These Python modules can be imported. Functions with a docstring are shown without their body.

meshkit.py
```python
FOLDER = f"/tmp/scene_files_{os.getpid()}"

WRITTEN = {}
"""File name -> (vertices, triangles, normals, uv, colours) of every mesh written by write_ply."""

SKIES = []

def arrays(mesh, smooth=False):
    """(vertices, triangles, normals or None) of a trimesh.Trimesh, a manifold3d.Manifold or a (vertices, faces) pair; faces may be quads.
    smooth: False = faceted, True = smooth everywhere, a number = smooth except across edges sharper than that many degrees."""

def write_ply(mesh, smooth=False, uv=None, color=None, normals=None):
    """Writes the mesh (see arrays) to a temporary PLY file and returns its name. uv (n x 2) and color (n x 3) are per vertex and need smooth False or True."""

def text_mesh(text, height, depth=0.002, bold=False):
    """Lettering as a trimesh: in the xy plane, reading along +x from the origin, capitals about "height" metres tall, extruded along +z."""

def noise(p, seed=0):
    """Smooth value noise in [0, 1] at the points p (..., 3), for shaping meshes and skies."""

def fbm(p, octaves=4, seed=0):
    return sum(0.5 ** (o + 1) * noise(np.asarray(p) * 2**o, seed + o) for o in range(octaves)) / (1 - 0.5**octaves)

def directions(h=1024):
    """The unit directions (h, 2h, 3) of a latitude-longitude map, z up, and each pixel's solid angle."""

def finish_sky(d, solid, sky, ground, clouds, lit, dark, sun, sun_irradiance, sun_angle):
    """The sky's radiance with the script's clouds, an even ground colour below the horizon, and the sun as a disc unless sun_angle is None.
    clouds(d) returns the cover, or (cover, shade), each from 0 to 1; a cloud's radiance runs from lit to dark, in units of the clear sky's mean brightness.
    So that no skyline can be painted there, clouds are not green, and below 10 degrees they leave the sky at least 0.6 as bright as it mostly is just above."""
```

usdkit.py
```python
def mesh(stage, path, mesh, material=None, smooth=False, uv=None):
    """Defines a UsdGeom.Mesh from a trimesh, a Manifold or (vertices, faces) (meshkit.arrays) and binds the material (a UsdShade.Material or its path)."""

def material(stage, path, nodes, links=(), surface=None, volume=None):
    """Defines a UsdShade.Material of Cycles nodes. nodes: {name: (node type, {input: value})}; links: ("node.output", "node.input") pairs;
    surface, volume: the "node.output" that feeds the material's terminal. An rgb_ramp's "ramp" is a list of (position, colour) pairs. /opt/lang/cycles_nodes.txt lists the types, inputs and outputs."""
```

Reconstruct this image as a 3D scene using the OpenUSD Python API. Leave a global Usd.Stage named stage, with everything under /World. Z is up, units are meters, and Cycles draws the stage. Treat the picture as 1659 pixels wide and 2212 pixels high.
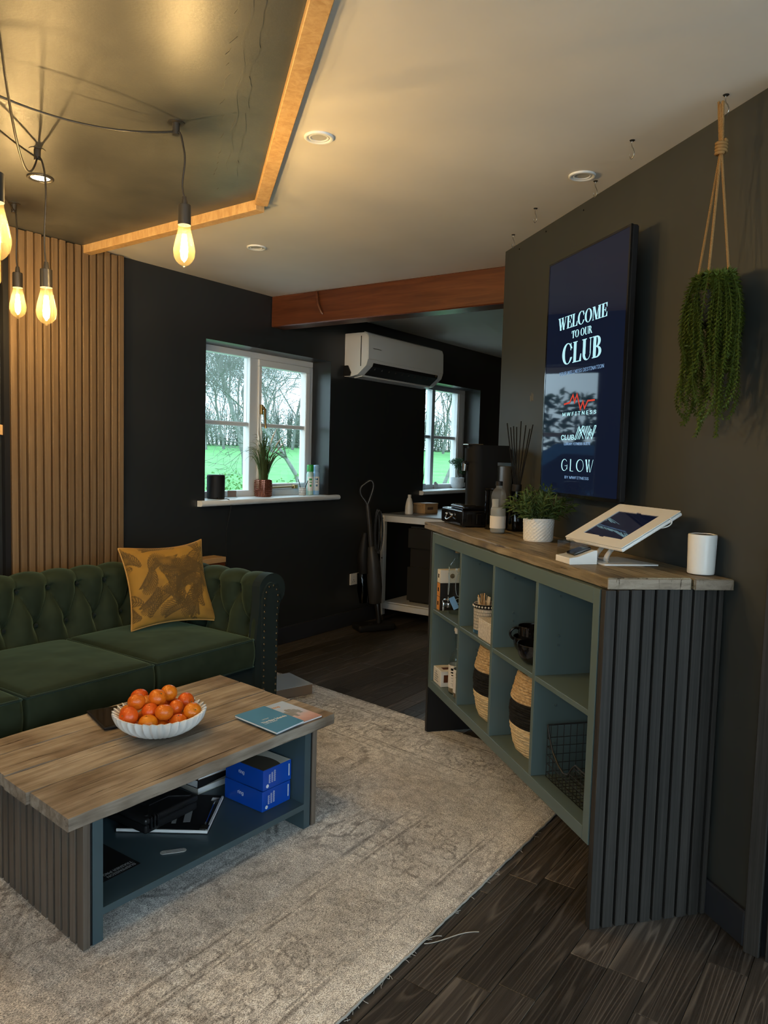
import math, random
import numpy as np, trimesh, shapely
from shapely.geometry import Polygon, Point, LineString, box as sbox
from shapely import affinity
from shapely.ops import unary_union
from scipy.spatial import ConvexHull
from pxr import Usd, UsdGeom, UsdLux, UsdShade, Gf, Sdf, Vt
import usdkit, meshkit

stage = Usd.Stage.CreateInMemory()
UsdGeom.SetStageUpAxis(stage, UsdGeom.Tokens.z)
UsdGeom.SetStageMetersPerUnit(stage, 1.0)
UsdGeom.Xform.Define(stage, '/World')
UsdGeom.Scope.Define(stage, '/World/Looks')
PI = math.pi
rnd = random.Random(7)

# ---------------------------------------------------------------- camera
F_PX, PITCH, ROLL, YAW = 1640.0, math.radians(-4.32), math.radians(1.54), math.radians(55.1)
cy_, sy_ = math.cos(YAW), math.sin(YAW)
fwd0, right0, up0 = np.array([sy_, cy_, 0]), np.array([cy_, -sy_, 0]), np.array([0, 0, 1.0])
fwd = fwd0 * math.cos(PITCH) + up0 * math.sin(PITCH)
up = up0 * math.cos(PITCH) - fwd0 * math.sin(PITCH)
right = right0 * math.cos(ROLL) + up * math.sin(ROLL)
up = up * math.cos(ROLL) - right0 * math.sin(ROLL)
cam = UsdGeom.Camera.Define(stage, '/World/camera')
m4 = Gf.Matrix4d(*[float(x) for x in (*right, 0, *up, 0, *(-fwd), 0, 0, 0, 1.3, 1)])
cam.AddTransformOp().Set(m4)
cam.CreateHorizontalApertureAttr(24.0)
cam.CreateVerticalApertureAttr(32.0)
cam.CreateFocalLengthAttr(24.0 * F_PX / 1659.0)
cam.CreateClippingRangeAttr((0.05, 500.0))
cam.CreateExposureAttr(0.0)

# ---------------------------------------------------------------- light: overcast daylight (the lamps' own light is in pendant())
SKY = 1.5
dome = UsdLux.DomeLight.Define(stage, '/World/sky')
dome.CreateIntensityAttr(SKY)
dome.CreateColorAttr(Gf.Vec3f(0.68, 0.87, 1.0))
BULB = 1480.0
BULB_COLOR = (1.0, 0.66, 0.28)

# ---------------------------------------------------------------- frames of the place
ZC = 2.29                                   # ceiling
TB = math.radians(49.35)                    # direction of the television wall
W0 = np.array([2.279, 0.422])               # foot of that wall
B2, C2 = np.array([math.cos(TB), math.sin(TB)]), np.array([-math.sin(TB), math.cos(TB)])
TBD = math.degrees(TB)
YA = 3.455                                  # window wall


def CF(u, v, z=0.0):
    p = W0 + B2 * u + C2 * v
    return (float(p[0]), float(p[1]), float(z))


# ---------------------------------------------------------------- scene tree helpers
_used = {}


def _name(parent, name):
    k = (parent, name)
    n = _used.get(k, -1) + 1
    _used[k] = n
    return name if n == 0 else f'{name}_{n:03d}'


def tag(path, label=None, cat=None, group=None, kind=None):
    p = stage.GetPrimAtPath(path)
    for k, v in (('label', label), ('category', cat), ('group', group), ('kind', kind)):
        if v:
            p.SetCustomDataByKey(k, v)
    return path


def T(name, label=None, cat=None, loc=(0, 0, 0), rz=0.0, group=None, kind=None):
    path = '/World/' + _name('/World', name)
    x = UsdGeom.Xform.Define(stage, path)
    x.AddTranslateOp().Set(Gf.Vec3d(*map(float, loc)))
    if rz:
        x.AddRotateZOp().Set(float(rz))
    return tag(path, label, cat, group, kind)


def M(parent, name, mesh, mat, smooth=30, label=None, kind=None):
    parent = parent or '/World'
    path = parent + '/' + _name(parent, name)
    usdkit.mesh(stage, path, mesh, MATS[mat], smooth=smooth)
    if label or kind:
        tag(path, label, None, None, kind)
    return path


def top(name, mesh, mat, label, cat, group=None, smooth=30, kind=None):
    return tag(M(None, name, mesh, mat, smooth), label, cat, group, kind)


def struct(name, mesh, mat, smooth=False, parent=None):
    p = M(parent, name, mesh, mat, smooth)
    if parent is None:
        tag(p, kind='structure')
    return p


def copy(src, label, loc, rz=0.0, group=None, cat=None, name=None):
    base = name or src.split('/')[-1].split('_0')[0]
    path = '/World/' + _name('/World', base)
    x = UsdGeom.Xform.Define(stage, path)
    pr = x.GetPrim()
    pr.GetReferences().AddInternalReference(src)
    x.ClearXformOpOrder()
    x.GetPrim().CreateAttribute('xformOp:translate', Sdf.ValueTypeNames.Double3).Set(Gf.Vec3d(*map(float, loc)))
    ops = ['xformOp:translate']
    pr.CreateAttribute('xformOp:rotateZ', Sdf.ValueTypeNames.Float).Set(float(rz))
    ops.append('xformOp:rotateZ')
    x.GetXformOpOrderAttr().Set(ops)
    pr.SetInstanceable(True)
    was = stage.GetPrimAtPath(src).GetCustomData()
    return tag(path, label, cat or was.get('category'), group or was.get('group'))


# ---------------------------------------------------------------- mesh helpers
def cat(ms):
    return trimesh.util.concatenate([m for m in ms if m is not None])


def box(x0, x1, y0, y1, z0, z1, c=0.0):
    x0, x1 = sorted((x0, x1)); y0, y1 = sorted((y0, y1)); z0, z1 = sorted((z0, z1))
    if c <= 0:
        m = trimesh.creation.box((x1 - x0, y1 - y0, z1 - z0))
        m.apply_translation(((x0 + x1) / 2, (y0 + y1) / 2, (z0 + z1) / 2))
        return m
    c = min(c, (x1 - x0) * .45, (y1 - y0) * .45, (z1 - z0) * .45)
    v = []
    for x, sx in ((x0, 1), (x1, -1)):
        for y, sy in ((y0, 1), (y1, -1)):
            for z, sz in ((z0, 1), (z1, -1)):
                v += [(x + sx * c, y + sy * c, z), (x + sx * c, y, z + sz * c), (x, y + sy * c, z + sz * c)]
    return hull(v)


def hull(v):
    v = np.asarray(v, float)
    h = ConvexHull(v)
    f = h.simplices.copy()
    n = np.cross(v[f[:, 1]] - v[f[:, 0]], v[f[:, 2]] - v[f[:, 0]])
    flip = (n * h.equations[:, :3]).sum(1) < 0
    f[flip] = f[flip][:, ::-1]
    m = trimesh.Trimesh(v, f, process=False)
    m.remove_unreferenced_vertices()
    return m


def rbox(x0, x1, y0, y1, z0, z1, r, n=3):
    """box with rounded edges"""
    a = np.linspace(0, PI / 2, n + 1)
    pts = []
    for sx, cx in ((-1, x0 + r), (1, x1 - r)):
        for sy, cy in ((-1, y0 + r), (1, y1 - r)):
            for sz, cz in ((-1, z0 + r), (1, z1 - r)):
                for t in a:
                    for p in a:
                        pts.append((cx + sx * r * math.cos(t) * math.cos(p), cy + sy * r * math.cos(t) * math.sin(p), cz + sz * r * math.sin(t)))
    return hull(np.unique(np.round(pts, 6), axis=0))


def lathe(profile, n=36, closed=False):
    p = np.asarray(profile, float)
    a = np.arange(n) * 2 * PI / n
    k = len(p)
    v = np.stack([p[:, 0, None] * np.cos(a), p[:, 0, None] * np.sin(a), np.repeat(p[:, 1, None], n, 1)], -1).reshape(-1, 3)
    f = []
    for i in range(k - 1 if not closed else k):
        i2 = (i + 1) % k
        for j in range(n):
            j2 = (j + 1) % n
            q = (i * n + j, i * n + j2, i2 * n + j2, i2 * n + j)
            f += [(q[0], q[1], q[2]), (q[0], q[2], q[3])]
    m = trimesh.Trimesh(v, f, process=False)
    m.merge_vertices()
    m.update_faces(m.nondegenerate_faces())
    return m


def cyl(r, z0, z1, n=32, c=0.0, at=(0, 0)):
    c = min(c, r * .4, (z1 - z0) * .4)
    pr = [(0, z0), (r - c, z0), (r, z0 + c), (r, z1 - c), (r - c, z1), (0, z1)] if c > 0 else [(0, z0), (r, z0), (r, z1), (0, z1)]
    m = lathe(pr, n)
    m.apply_translation((at[0], at[1], 0))
    return m


def tube(pts, r, n=8, cap=True):
    p = np.asarray(pts, float)
    r = np.broadcast_to(np.asarray(r, float), (len(p),))
    t = np.gradient(p, axis=0)
    t /= np.linalg.norm(t, axis=1, keepdims=True) + 1e-12
    a = np.cross(t[0], [0, 0, 1.0] if abs(t[0][2]) < .9 else [1.0, 0, 0])
    a /= np.linalg.norm(a)
    A = []
    for k in range(len(p)):
        a = a - t[k] * (a @ t[k])
        a /= np.linalg.norm(a) + 1e-12
        A.append(a)
    A = np.array(A)
    Bn = np.cross(t, A)
    ang = np.arange(n) * 2 * PI / n
    v = p[:, None] + r[:, None, None] * (np.cos(ang)[None, :, None] * A[:, None] + np.sin(ang)[None, :, None] * Bn[:, None])
    i, j = np.meshgrid(np.arange(len(p) - 1), np.arange(n), indexing='ij')
    q = np.stack([i * n + j, i * n + (j + 1) % n, (i + 1) * n + (j + 1) % n, (i + 1) * n + j], -1).reshape(-1, 4)
    f = np.vstack([q[:, [0, 1, 2]], q[:, [0, 2, 3]]])
    v = v.reshape(-1, 3)
    if cap:
        k0, k1 = len(v), len(v) + 1
        v = np.vstack([v, p[0], p[-1]])
        e = (len(p) - 1) * n
        f = np.vstack([f, [(k0, (j + 1) % n, j) for j in range(n)], [(k1, e + j, e + (j + 1) % n) for j in range(n)]])
    return trimesh.Trimesh(v, f, process=False)


def spline(pts, n=24):
    from scipy.interpolate import CubicSpline
    p = np.asarray(pts, float)
    d = np.r_[0, np.cumsum(np.linalg.norm(np.diff(p, axis=0), axis=1))]
    return CubicSpline(d, p)(np.linspace(0, d[-1], n))


def extr(poly, h):
    ms = []
    for g in getattr(poly, 'geoms', [poly]):
        if g.geom_type == 'Polygon' and g.area > 1e-9:
            ms.append(trimesh.creation.extrude_polygon(g, h, engine='earcut'))
    return cat(ms)


def mv(m, x=0, y=0, z=0):
    m = m.copy(); m.apply_translation((x, y, z)); return m


def rot(m, axis, deg, at=(0, 0, 0)):
    m = m.copy()
    ax = {'x': (1, 0, 0), 'y': (0, 1, 0), 'z': (0, 0, 1)}[axis] if isinstance(axis, str) else axis
    m.apply_transform(trimesh.transformations.rotation_matrix(math.radians(deg), ax, at)); return m


def xz(m):
    """a mesh drawn in xy and raised along z, stood up: x stays, y becomes z, z becomes -y"""
    m = m.copy(); v = m.vertices; m.vertices = np.stack([v[:, 0], -v[:, 2], v[:, 1]], 1); return m


def ribbon(pts, w, depth):
    return extr(LineString(pts).buffer(w / 2, cap_style='flat', join_style='mitre'), depth)


def grid_mesh(P, close_u=False, close_v=False):
    """P (nu, nv, 3) -> mesh"""
    nu, nv = P.shape[:2]
    iu = np.arange(nu if close_u else nu - 1); iv = np.arange(nv if close_v else nv - 1)
    i, j = np.meshgrid(iu, iv, indexing='ij')
    i2, j2 = (i + 1) % nu, (j + 1) % nv
    q = np.stack([i * nv + j, i2 * nv + j, i2 * nv + j2, i * nv + j2], -1).reshape(-1, 4)
    return trimesh.Trimesh(P.reshape(-1, 3), np.vstack([q[:, [0, 1, 2]], q[:, [0, 2, 3]]]), process=False)


def txt(s, h, depth=0.0004, bold=False, center=False, squeeze=1.0):
    m = meshkit.text_mesh(s, h, depth, bold)
    v = np.array(m.vertices); v[:, 0] *= squeeze
    if center:
        v[:, 0] -= (v[:, 0].min() + v[:, 0].max()) / 2
    m.vertices = v
    return m


def leaf_cloud(c, rad, n, size, seed, shell=.5, aspect=.5, flat=0.0):
    r = np.random.default_rng(seed)
    d = r.normal(size=(n, 3)); d /= np.linalg.norm(d, axis=1, keepdims=True)
    s = (shell + (1 - shell) * r.random((n, 1)) ** .5)
    p = np.asarray(c) + d * s * np.asarray(rad)
    t = r.normal(size=(n, 3)); t[:, 2] *= 1 - flat; t /= np.linalg.norm(t, axis=1, keepdims=True)
    q = np.cross(t, d + r.normal(size=(n, 3)) * .5); q /= np.linalg.norm(q, axis=1, keepdims=True) + 1e-9
    L = size * (0.6 + .8 * r.random((n, 1)))
    v = np.stack([p, p + t * L * .5 + q * L * aspect * .5, p + t * L, p + t * L * .5 - q * L * aspect * .5], 1).reshape(-1, 3)
    k = np.arange(n)[:, None] * 4
    return trimesh.Trimesh(v, np.vstack([k + [0, 1, 2], k + [0, 2, 3]]), process=False)


# ---------------------------------------------------------------- materials
MATS = {}


def mat(name, nodes, links=(), surface='p.BSDF', volume=None):
    MATS[name] = usdkit.material(stage, '/World/Looks/' + name, nodes, links, surface=surface, volume=volume)


def plain(name, color, rough=.5, spec=.5, metal=0.0, **kw):
    mat(name, {'p': ('principled_bsdf', {'base_color': color, 'roughness': rough, 'specular_ior_level': spec, 'metallic': metal, **kw})})


def mottled(name, c1, c2, scale=6.0, rough=.6, spec=.4, bump=.0, bscale=60.0, dist=.002, detail=4.0, stretch=(1, 1, 1), metal=0.0, **kw):
    n = {'tc': ('texture_coordinate', {}), 'mp': ('mapping', {'mapping_type': 'point', 'scale': stretch}),
         'n': ('noise_texture', {'scale': scale, 'detail': detail, 'roughness': .6}),
         'r': ('rgb_ramp', {'ramp': [(.3, c1), (.7, c2)]}),
         'p': ('principled_bsdf', {'roughness': rough, 'specular_ior_level': spec, 'metallic': metal, **kw})}
    l = [('tc.object', 'mp.vector'), ('mp.vector', 'n.vector'), ('n.fac', 'r.fac'), ('r.color', 'p.base_color')]
    if bump:
        n['bn'] = ('noise_texture', {'scale': bscale, 'detail': 3.0})
        n['b'] = ('bump', {'strength': bump, 'distance': dist})
        l += [('mp.vector', 'bn.vector'), ('bn.fac', 'b.height'), ('b.normal', 'p.normal')]
    mat(name, n, l)


def grain(name, ramp, stretch, scale=1.0, rough=.5, spec=.3, bump=.3, lines=None, vary=.25, dist=.001, warp=.6, patch=None, cracks=None):
    """wood: a noise drawn out along the grain; each object gets its own offset and tone. lines = (count, dark, light): growth-ring contour lines"""
    n = {'tc': ('texture_coordinate', {}), 'oi': ('object_info', {}),
         'k': ('math', {'math_type': 'multiply', 'value2': 53.0}),
         'ad': ('vector_math', {'math_type': 'add'}),
         'mp': ('mapping', {'mapping_type': 'point', 'scale': stretch}),
         'n': ('noise_texture', {'scale': scale, 'detail': 8.0, 'roughness': .65, 'distortion': warp}),
         'r': ('rgb_ramp', {'ramp': ramp}),
         'v': ('map_range', {'from_min': 0.0, 'from_max': 1.0, 'to_min': 1 - vary, 'to_max': 1 + vary}),
         'h': ('hsv', {}), 'b': ('bump', {'strength': bump, 'distance': dist}),
         'p': ('principled_bsdf', {'roughness': rough, 'specular_ior_level': spec})}
    l = [('oi.random', 'k.value1'), ('tc.object', 'ad.vector1'), ('k.value', 'ad.vector2'), ('ad.vector', 'mp.vector'), ('mp.vector', 'n.vector'),
         ('n.fac', 'r.fac'), ('oi.random', 'v.value'), ('v.result', 'h.value'), ('h.color', 'p.base_color'), ('n.fac', 'b.height'), ('b.normal', 'p.normal')]
    last = 'r.color'
    if lines:
        cnt, dark, light, lstretch = lines[:4]
        n['mp2'] = ('mapping', {'mapping_type': 'point', 'scale': lstretch})
        n['n2'] = ('noise_texture', {'scale': 1.0, 'detail': 1.0, 'roughness': .4, 'distortion': .3})
        n['m2'] = ('math', {'math_type': 'multiply', 'value2': cnt})
        n['f2'] = ('math', {'math_type': 'fraction'})
        n['r2'] = ('rgb_ramp', {'ramp': [(0, light), (.10, dark), (.74, dark), (.95, light), (1, light)]})
        n['mx'] = ('mix_color', {'blend_type': 'mix', 'fac': lines[4] if len(lines) > 4 else .55})
        l += [('ad.vector', 'mp2.vector'), ('mp2.vector', 'n2.vector'), ('n2.fac', 'm2.value1'), ('m2.value', 'f2.value1'), ('f2.value', 'r2.fac'), (last, 'mx.a'), ('r2.color', 'mx.b')]
        last = 'mx.result'
    if patch:
        n['n3'] = ('noise_texture', {'scale': patch[0], 'detail': 3.0})
        n['r3'] = ('rgb_ramp', {'ramp': [(.35, patch[1]), (.65, patch[2])]})
        n['mx3'] = ('mix_color', {'blend_type': 'multiply', 'fac': patch[3]})
        l += [('ad.vector', 'n3.vector'), ('n3.fac', 'r3.fac'), (last, 'mx3.a'), ('r3.color', 'mx3.b')]
        last = 'mx3.result'
    if cracks:
        n['mp4'] = ('mapping', {'mapping_type': 'point', 'scale': cracks[0]})
        n['n4'] = ('noise_texture', {'scale': 1.0, 'detail': 6.0, 'roughness': .7, 'distortion': .4})
        n['r4'] = ('rgb_ramp', {'ramp': [(0, cracks[2]), (cracks[1] - .03, cracks[2]), (cracks[1] + .015, (1, 1, 1)), (1, (1, 1, 1))]})
        n['mx4'] = ('mix_color', {'blend_type': 'multiply', 'fac': 1.0})
        n['b4'] = ('bump', {'strength': .8, 'distance': .003})
        l += [('ad.vector', 'mp4.vector'), ('mp4.vector', 'n4.vector'), ('n4.fac', 'r4.fac'), (last, 'mx4.a'), ('r4.color', 'mx4.b'), ('r4.color', 'b4.height'), ('b.normal', 'b4.normal')]
        l = [q for q in l if q != ('b.normal', 'p.normal')] + [('b4.normal', 'p.normal')]
        last = 'mx4.result'
    l.append((last, 'h.color'))
    mat(name, n, l)


def emit(name, color, strength):
    mat(name, {'e': ('emission', {'color': color, 'strength': strength})}, surface='e.emission')


def pane(name, tint=(1, 1, 1), rough=0.0, ior=1.45):
    # the far face of a pane must not reflect totally: light passes straight through a thin sheet
    mat(name, {'t': ('transparent_bsdf', {'color': tint}), 'g': ('glossy_bsdf', {'color': (1, 1, 1), 'roughness': rough}),
               'f': ('fresnel', {'IOR': ior}), 'ge': ('geometry', {}), 'iv': ('math', {'math_type': 'subtract', 'value1': 1.0}),
               'mu': ('math', {'math_type': 'multiply'}), 'm': ('mix_closure', {})},
        [('ge.backfacing', 'iv.value2'), ('iv.value', 'mu.value1'), ('f.fac', 'mu.value2'), ('mu.value', 'm.fac'), ('t.BSDF', 'm.closure1'), ('g.BSDF', 'm.closure2')], surface='m.closure')


# walls, ceilings
mottled('wall_paint', (.017, .020, .022), (.021, .024, .026), 3.0, rough=.36, spec=.5, bump=.10, bscale=220.0, dist=.0006)
mottled('wall_paint_olive', (.036, .039, .036), (.043, .046, .042), 3.0, rough=.48, spec=.32, bump=.15, bscale=260.0, dist=.0006)
mottled('ceiling_white', (.66, .625, .555), (.72, .685, .61), 2.0, rough=.55, spec=.35, bump=.12, bscale=30.0, dist=.002)
mottled('ceiling_dark', (.055, .058, .056), (.085, .085, .078), 5.0, rough=.42, spec=.35, bump=.25, bscale=120.0, dist=.001)
plain('skirting_paint', (.022, .025, .032), .4)
plain('white_paint', (.72, .74, .74), .35)
plain('white_plastic', (.74, .73, .70), .35)
plain('white_metal', (.70, .69, .66), .35)
plain('black_plastic', (.012, .012, .013), .35)
plain('matte_black', (.010, .010, .011), .55, .25)
plain('gloss_black', (.006, .006, .007), .08, .6)
plain('rubber', (.02, .02, .02), .8)
plain('chrome', (.75, .75, .76), .12, metal=1.0)
plain('steel', (.45, .44, .42), .3, metal=1.0)
plain('dark_metal', (.05, .05, .05), .4, metal=.8)
plain('brass', (.35, .24, .10), .35, metal=1.0)
# wood
grain('floor_oak', [(.28, (.022, .019, .016)), (.5, (.056, .047, .040)), (.72, (.125, .105, .088))], (1.6, 60, 1), 1.8, rough=.33, spec=.5, bump=.30,
      lines=(19.0, (.036, .031, .027), (.19, .163, .140), (.55, 13.0, 1), .42), vary=.42)
grain('slat_oak', [(.25, (.105, .066, .034)), (.5, (.155, .100, .052)), (.75, (.20, .136, .075))], (40, 40, 1.3), 1.5, rough=.5, bump=.2, vary=.16)
grain('slat_grey', [(.25, (.017, .0158, .0142)), (.5, (.032, .029, .026)), (.75, (.056, .050, .044))], (90, 90, 1.2), 1.5, spec=.15, rough=.6, bump=.25, vary=.12)
grain('slat_brown', [(.25, (.080, .062, .048)), (.5, (.125, .098, .077)), (.75, (.165, .132, .106))], (60, 60, 1.2), 1.5, rough=.5, bump=.25, vary=.15)
grain('reclaimed', [(.20, (.10, .08, .062)), (.36, (.25, .205, .16)), (.52, (.40, .345, .28)), (.68, (.52, .465, .395)), (.85, (.64, .60, .54))], (2.2, 26, 26), 1.6, rough=.75, spec=.2, bump=.7, dist=.002, warp=.35,
      vary=.14, lines=(6.0, (.46, .41, .35), (.17, .14, .115), (.9, 8, 8), .20), patch=(4.0, (.46, .40, .35), (1, 1, 1), .95), cracks=((1.5, 75, 75), .345, (.16, .13, .11)))
grain('reclaimed_end', [(.2, (.10, .075, .055)), (.5, (.22, .175, .13)), (.8, (.31, .26, .20))], (8, 8, 30), 2.0, rough=.75, bump=.6, vary=.15, cracks=((60, 60, 9), .40, (.2, .15, .1)))
grain('counter_wood', [(.22, (.055, .042, .025)), (.40, (.17, .135, .080)), (.58, (.29, .235, .150)), (.8, (.41, .35, .235))], (1.4, 22, 22), 1.6, rough=.55, spec=.35, bump=.6, dist=.002,
      vary=.12, patch=(4.0, (.5, .44, .36), (1, 1, 1), .8), cracks=((3.0, 80, 80), .40, (.25, .2, .15)))
grain('pine', [(.25, (.42, .24, .09)), (.5, (.56, .35, .15)), (.75, (.68, .46, .22))], (3, 3, 1), 14.0, rough=.55, bump=.2, vary=.08)
grain('beam_wood', [(.25, (.055, .015, .006)), (.5, (.11, .031, .010)), (.75, (.165, .052, .018))], (14, 1.0, 14), 2.2, rough=.35, spec=.5, bump=.3, vary=.02)
grain('light_wood', [(.25, (.34, .20, .09)), (.5, (.46, .29, .14)), (.75, (.54, .36, .19))], (2, 14, 14), 2.0, rough=.5, bump=.1, vary=.1)
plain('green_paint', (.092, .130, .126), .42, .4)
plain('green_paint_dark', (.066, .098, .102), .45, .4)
plain('table_paint', (.045, .075, .088), .4, .4)
# cloth
mottled('velvet', (.011, .018, .010), (.023, .034, .019), 9.0, rough=.8, spec=.15, bump=.25, bscale=300.0, dist=.0006, sheen_weight=.45, sheen_roughness=.4, sheen_tint=(.30, .42, .26))
plain('velvet_dark', (.008, .012, .012), .8, .15, sheen_weight=.3, sheen_tint=(.3, .5, .5))
plain('stud', (.22, .17, .10), .3, metal=1.0)


def leafmat(name, c1, c2, tr=.3):
    mat(name, {'ge': ('geometry', {}), 'r': ('rgb_ramp', {'ramp': [(0, c1), (1, c2)]}), 'd': ('principled_bsdf', {'roughness': .55, 'specular_ior_level': .3}), 't': ('translucent_bsdf', {}), 'm': ('mix_closure', {'fac': tr})},
        [('ge.random_per_island', 'r.fac'), ('r.color', 'd.base_color'), ('r.color', 't.color'), ('d.BSDF', 'm.closure1'), ('t.BSDF', 'm.closure2')], surface='m.closure')


plain('car_blue', (.03, .09, .16), .25, .6, coat_weight=.8)
plain('car_glass', (.01, .015, .02), .05, .6)
mottled('bark', (.15, .16, .15), (.24, .25, .23), 6.0, rough=.9, spec=.1)

def milky(name, color, rough, clear):
    mat(name, {'t': ('transparent_bsdf', {'color': (.9, .93, .93)}), 'p': ('principled_bsdf', {'base_color': color, 'roughness': rough}), 'm': ('mix_closure', {'fac': clear})},
        [('p.BSDF', 'm.closure1'), ('t.BSDF', 'm.closure2')], surface='m.closure')
milky('still_water', (.42, .42, .40), .15, .45)
milky('emboss_glass', (.45, .56, .62), .08, .55)
milky('bottle_plastic', (.50, .52, .52), .08, .86)

plain('machine_black', (.008, .008, .008), .6, .10)
# ================================================================ the room
def inwall(m):
    return mv(rot(m, 'z', TBD), W0[0], W0[1], 0)


floor = struct('floor', box(-2.4, 8.2, -2.7, 3.70, -.08, -.006), 'matte_black')
prng = random.Random(3)
rest = []
y = .367 - 12 * .1
while y < 3.455:
    x = -1.2 - prng.random() * .6
    while x < 7.6:
        L = .42 + .42 * prng.random()
        y1 = min(y + .1, 3.455)
        pm_ = mv(box(0, L - .0014, 0, y1 - y - .0014, -.006, 0, .0008), x, y, 0)
        if y1 - y > .02:
            mx, my_ = x + L / 2, (y + y1) / 2
            seen = (my_ < 1.06 and .35 < mx < 2.75 and my_ > -.75) or (mx > 2.62 and my_ > .95 and mx < 6.6 and mx - 3.1 < 1.9 * (my_ - .6))
            if seen:
                M(floor, 'plank', pm_, 'floor_oak', smooth=False)
            else:
                rest.append(pm_)
        x += L
    y += .1
M(floor, 'planks', cat(rest), 'floor_oak', smooth=False, kind='stuff')

# window wall with two openings
WIN1 = (3.085, 4.245, .985, 1.95)
WIN2 = (5.525, 6.508, .985, 1.935)
poly = sbox(-2.4, -.05, 8.2, ZC + .1)
for x0, x1, z0, z1 in (WIN1, WIN2):
    poly = poly.difference(sbox(x0, z0, x1, z1))
wl = extr(poly, .25)                        # xy -> stand up: z = y, depth to -y
wl = mv(xz(wl), 0, YA + .25, 0)
struct('wall_left', wl, 'wall_paint')
wr_ = struct('wall_right', inwall(box(-.158, 1.683, -.125, -.015, 0, ZC)), 'wall_paint_olive')
plain('scuff', (.13, .125, .105), .7)
for k, (du, dz, h) in enumerate(((-.012, .0, .034), (.0, .004, .040), (.011, -.004, .030))):
    q_ = Polygon([(1.325 + du - .004, 1.571 + dz - h / 2), (1.325 + du + .003, 1.571 + dz - h / 2 + .004), (1.325 + du + .0045, 1.571 + dz + h / 2), (1.325 + du - .002, 1.571 + dz + h / 2 - .006)])
    m_ = xz(extr(q_, .0006)); m_.vertices[:, 1] *= -1; m_.invert()
    M(wr_, 'scuff', inwall(mv(m_, 0, -.0150, 0)), 'scuff', False, label='pale scuff where the paint is rubbed off')
d2 = math.radians(260)
c0 = CF(-.158, -.015)
side = rot(box(0, 3.4, -.0, .11, 0, ZC), 'z', 260)
struct('wall_corner', mv(side, *c0[:2]), 'wall_paint_olive')
struct('wall_back', box(7.9, 8.15, -2.7, YA + .25, -.05, ZC + .1), 'wall_paint')
fp = sbox(-2.4, -.05, 8.2, ZC + .1).difference(sbox(-2.15, .06, 2.0, 2.24))
struct('wall_front', mv(xz(extr(fp, .2)), 0, -2.5, 0), 'ceiling_white')
ep = sbox(-2.7, -.05, YA + .25, ZC + .1).difference(sbox(-2.1, .80, 1.3, 2.15))
em_ = extr(ep, .2)
vv_ = np.array(em_.vertices); em_.vertices = np.column_stack([-2.4 + vv_[:, 2], vv_[:, 0], vv_[:, 1]])
em_.fix_normals()
struct('wall_end', em_, 'ceiling_white')
ceil = struct('ceiling', box(-2.4, 8.2, -2.7, YA + .25, ZC, ZC + .1), 'ceiling_white')
# dark painted half of the ceiling, closed by two pine battens
K1 = np.array([2.211, 2.204]); K2 = np.array([2.267, YA])
far = K1 - B2 * 5.2
dark = Polygon([K1, K2, (-2.3, YA), (-2.3, -2.6), (far[0], far[1])]).intersection(sbox(-2.2, -2.5, 3, YA))
struct('dark_panel', mv(extr(dark, .004), 0, 0, ZC - .004), 'ceiling_dark', parent=ceil)
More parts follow.
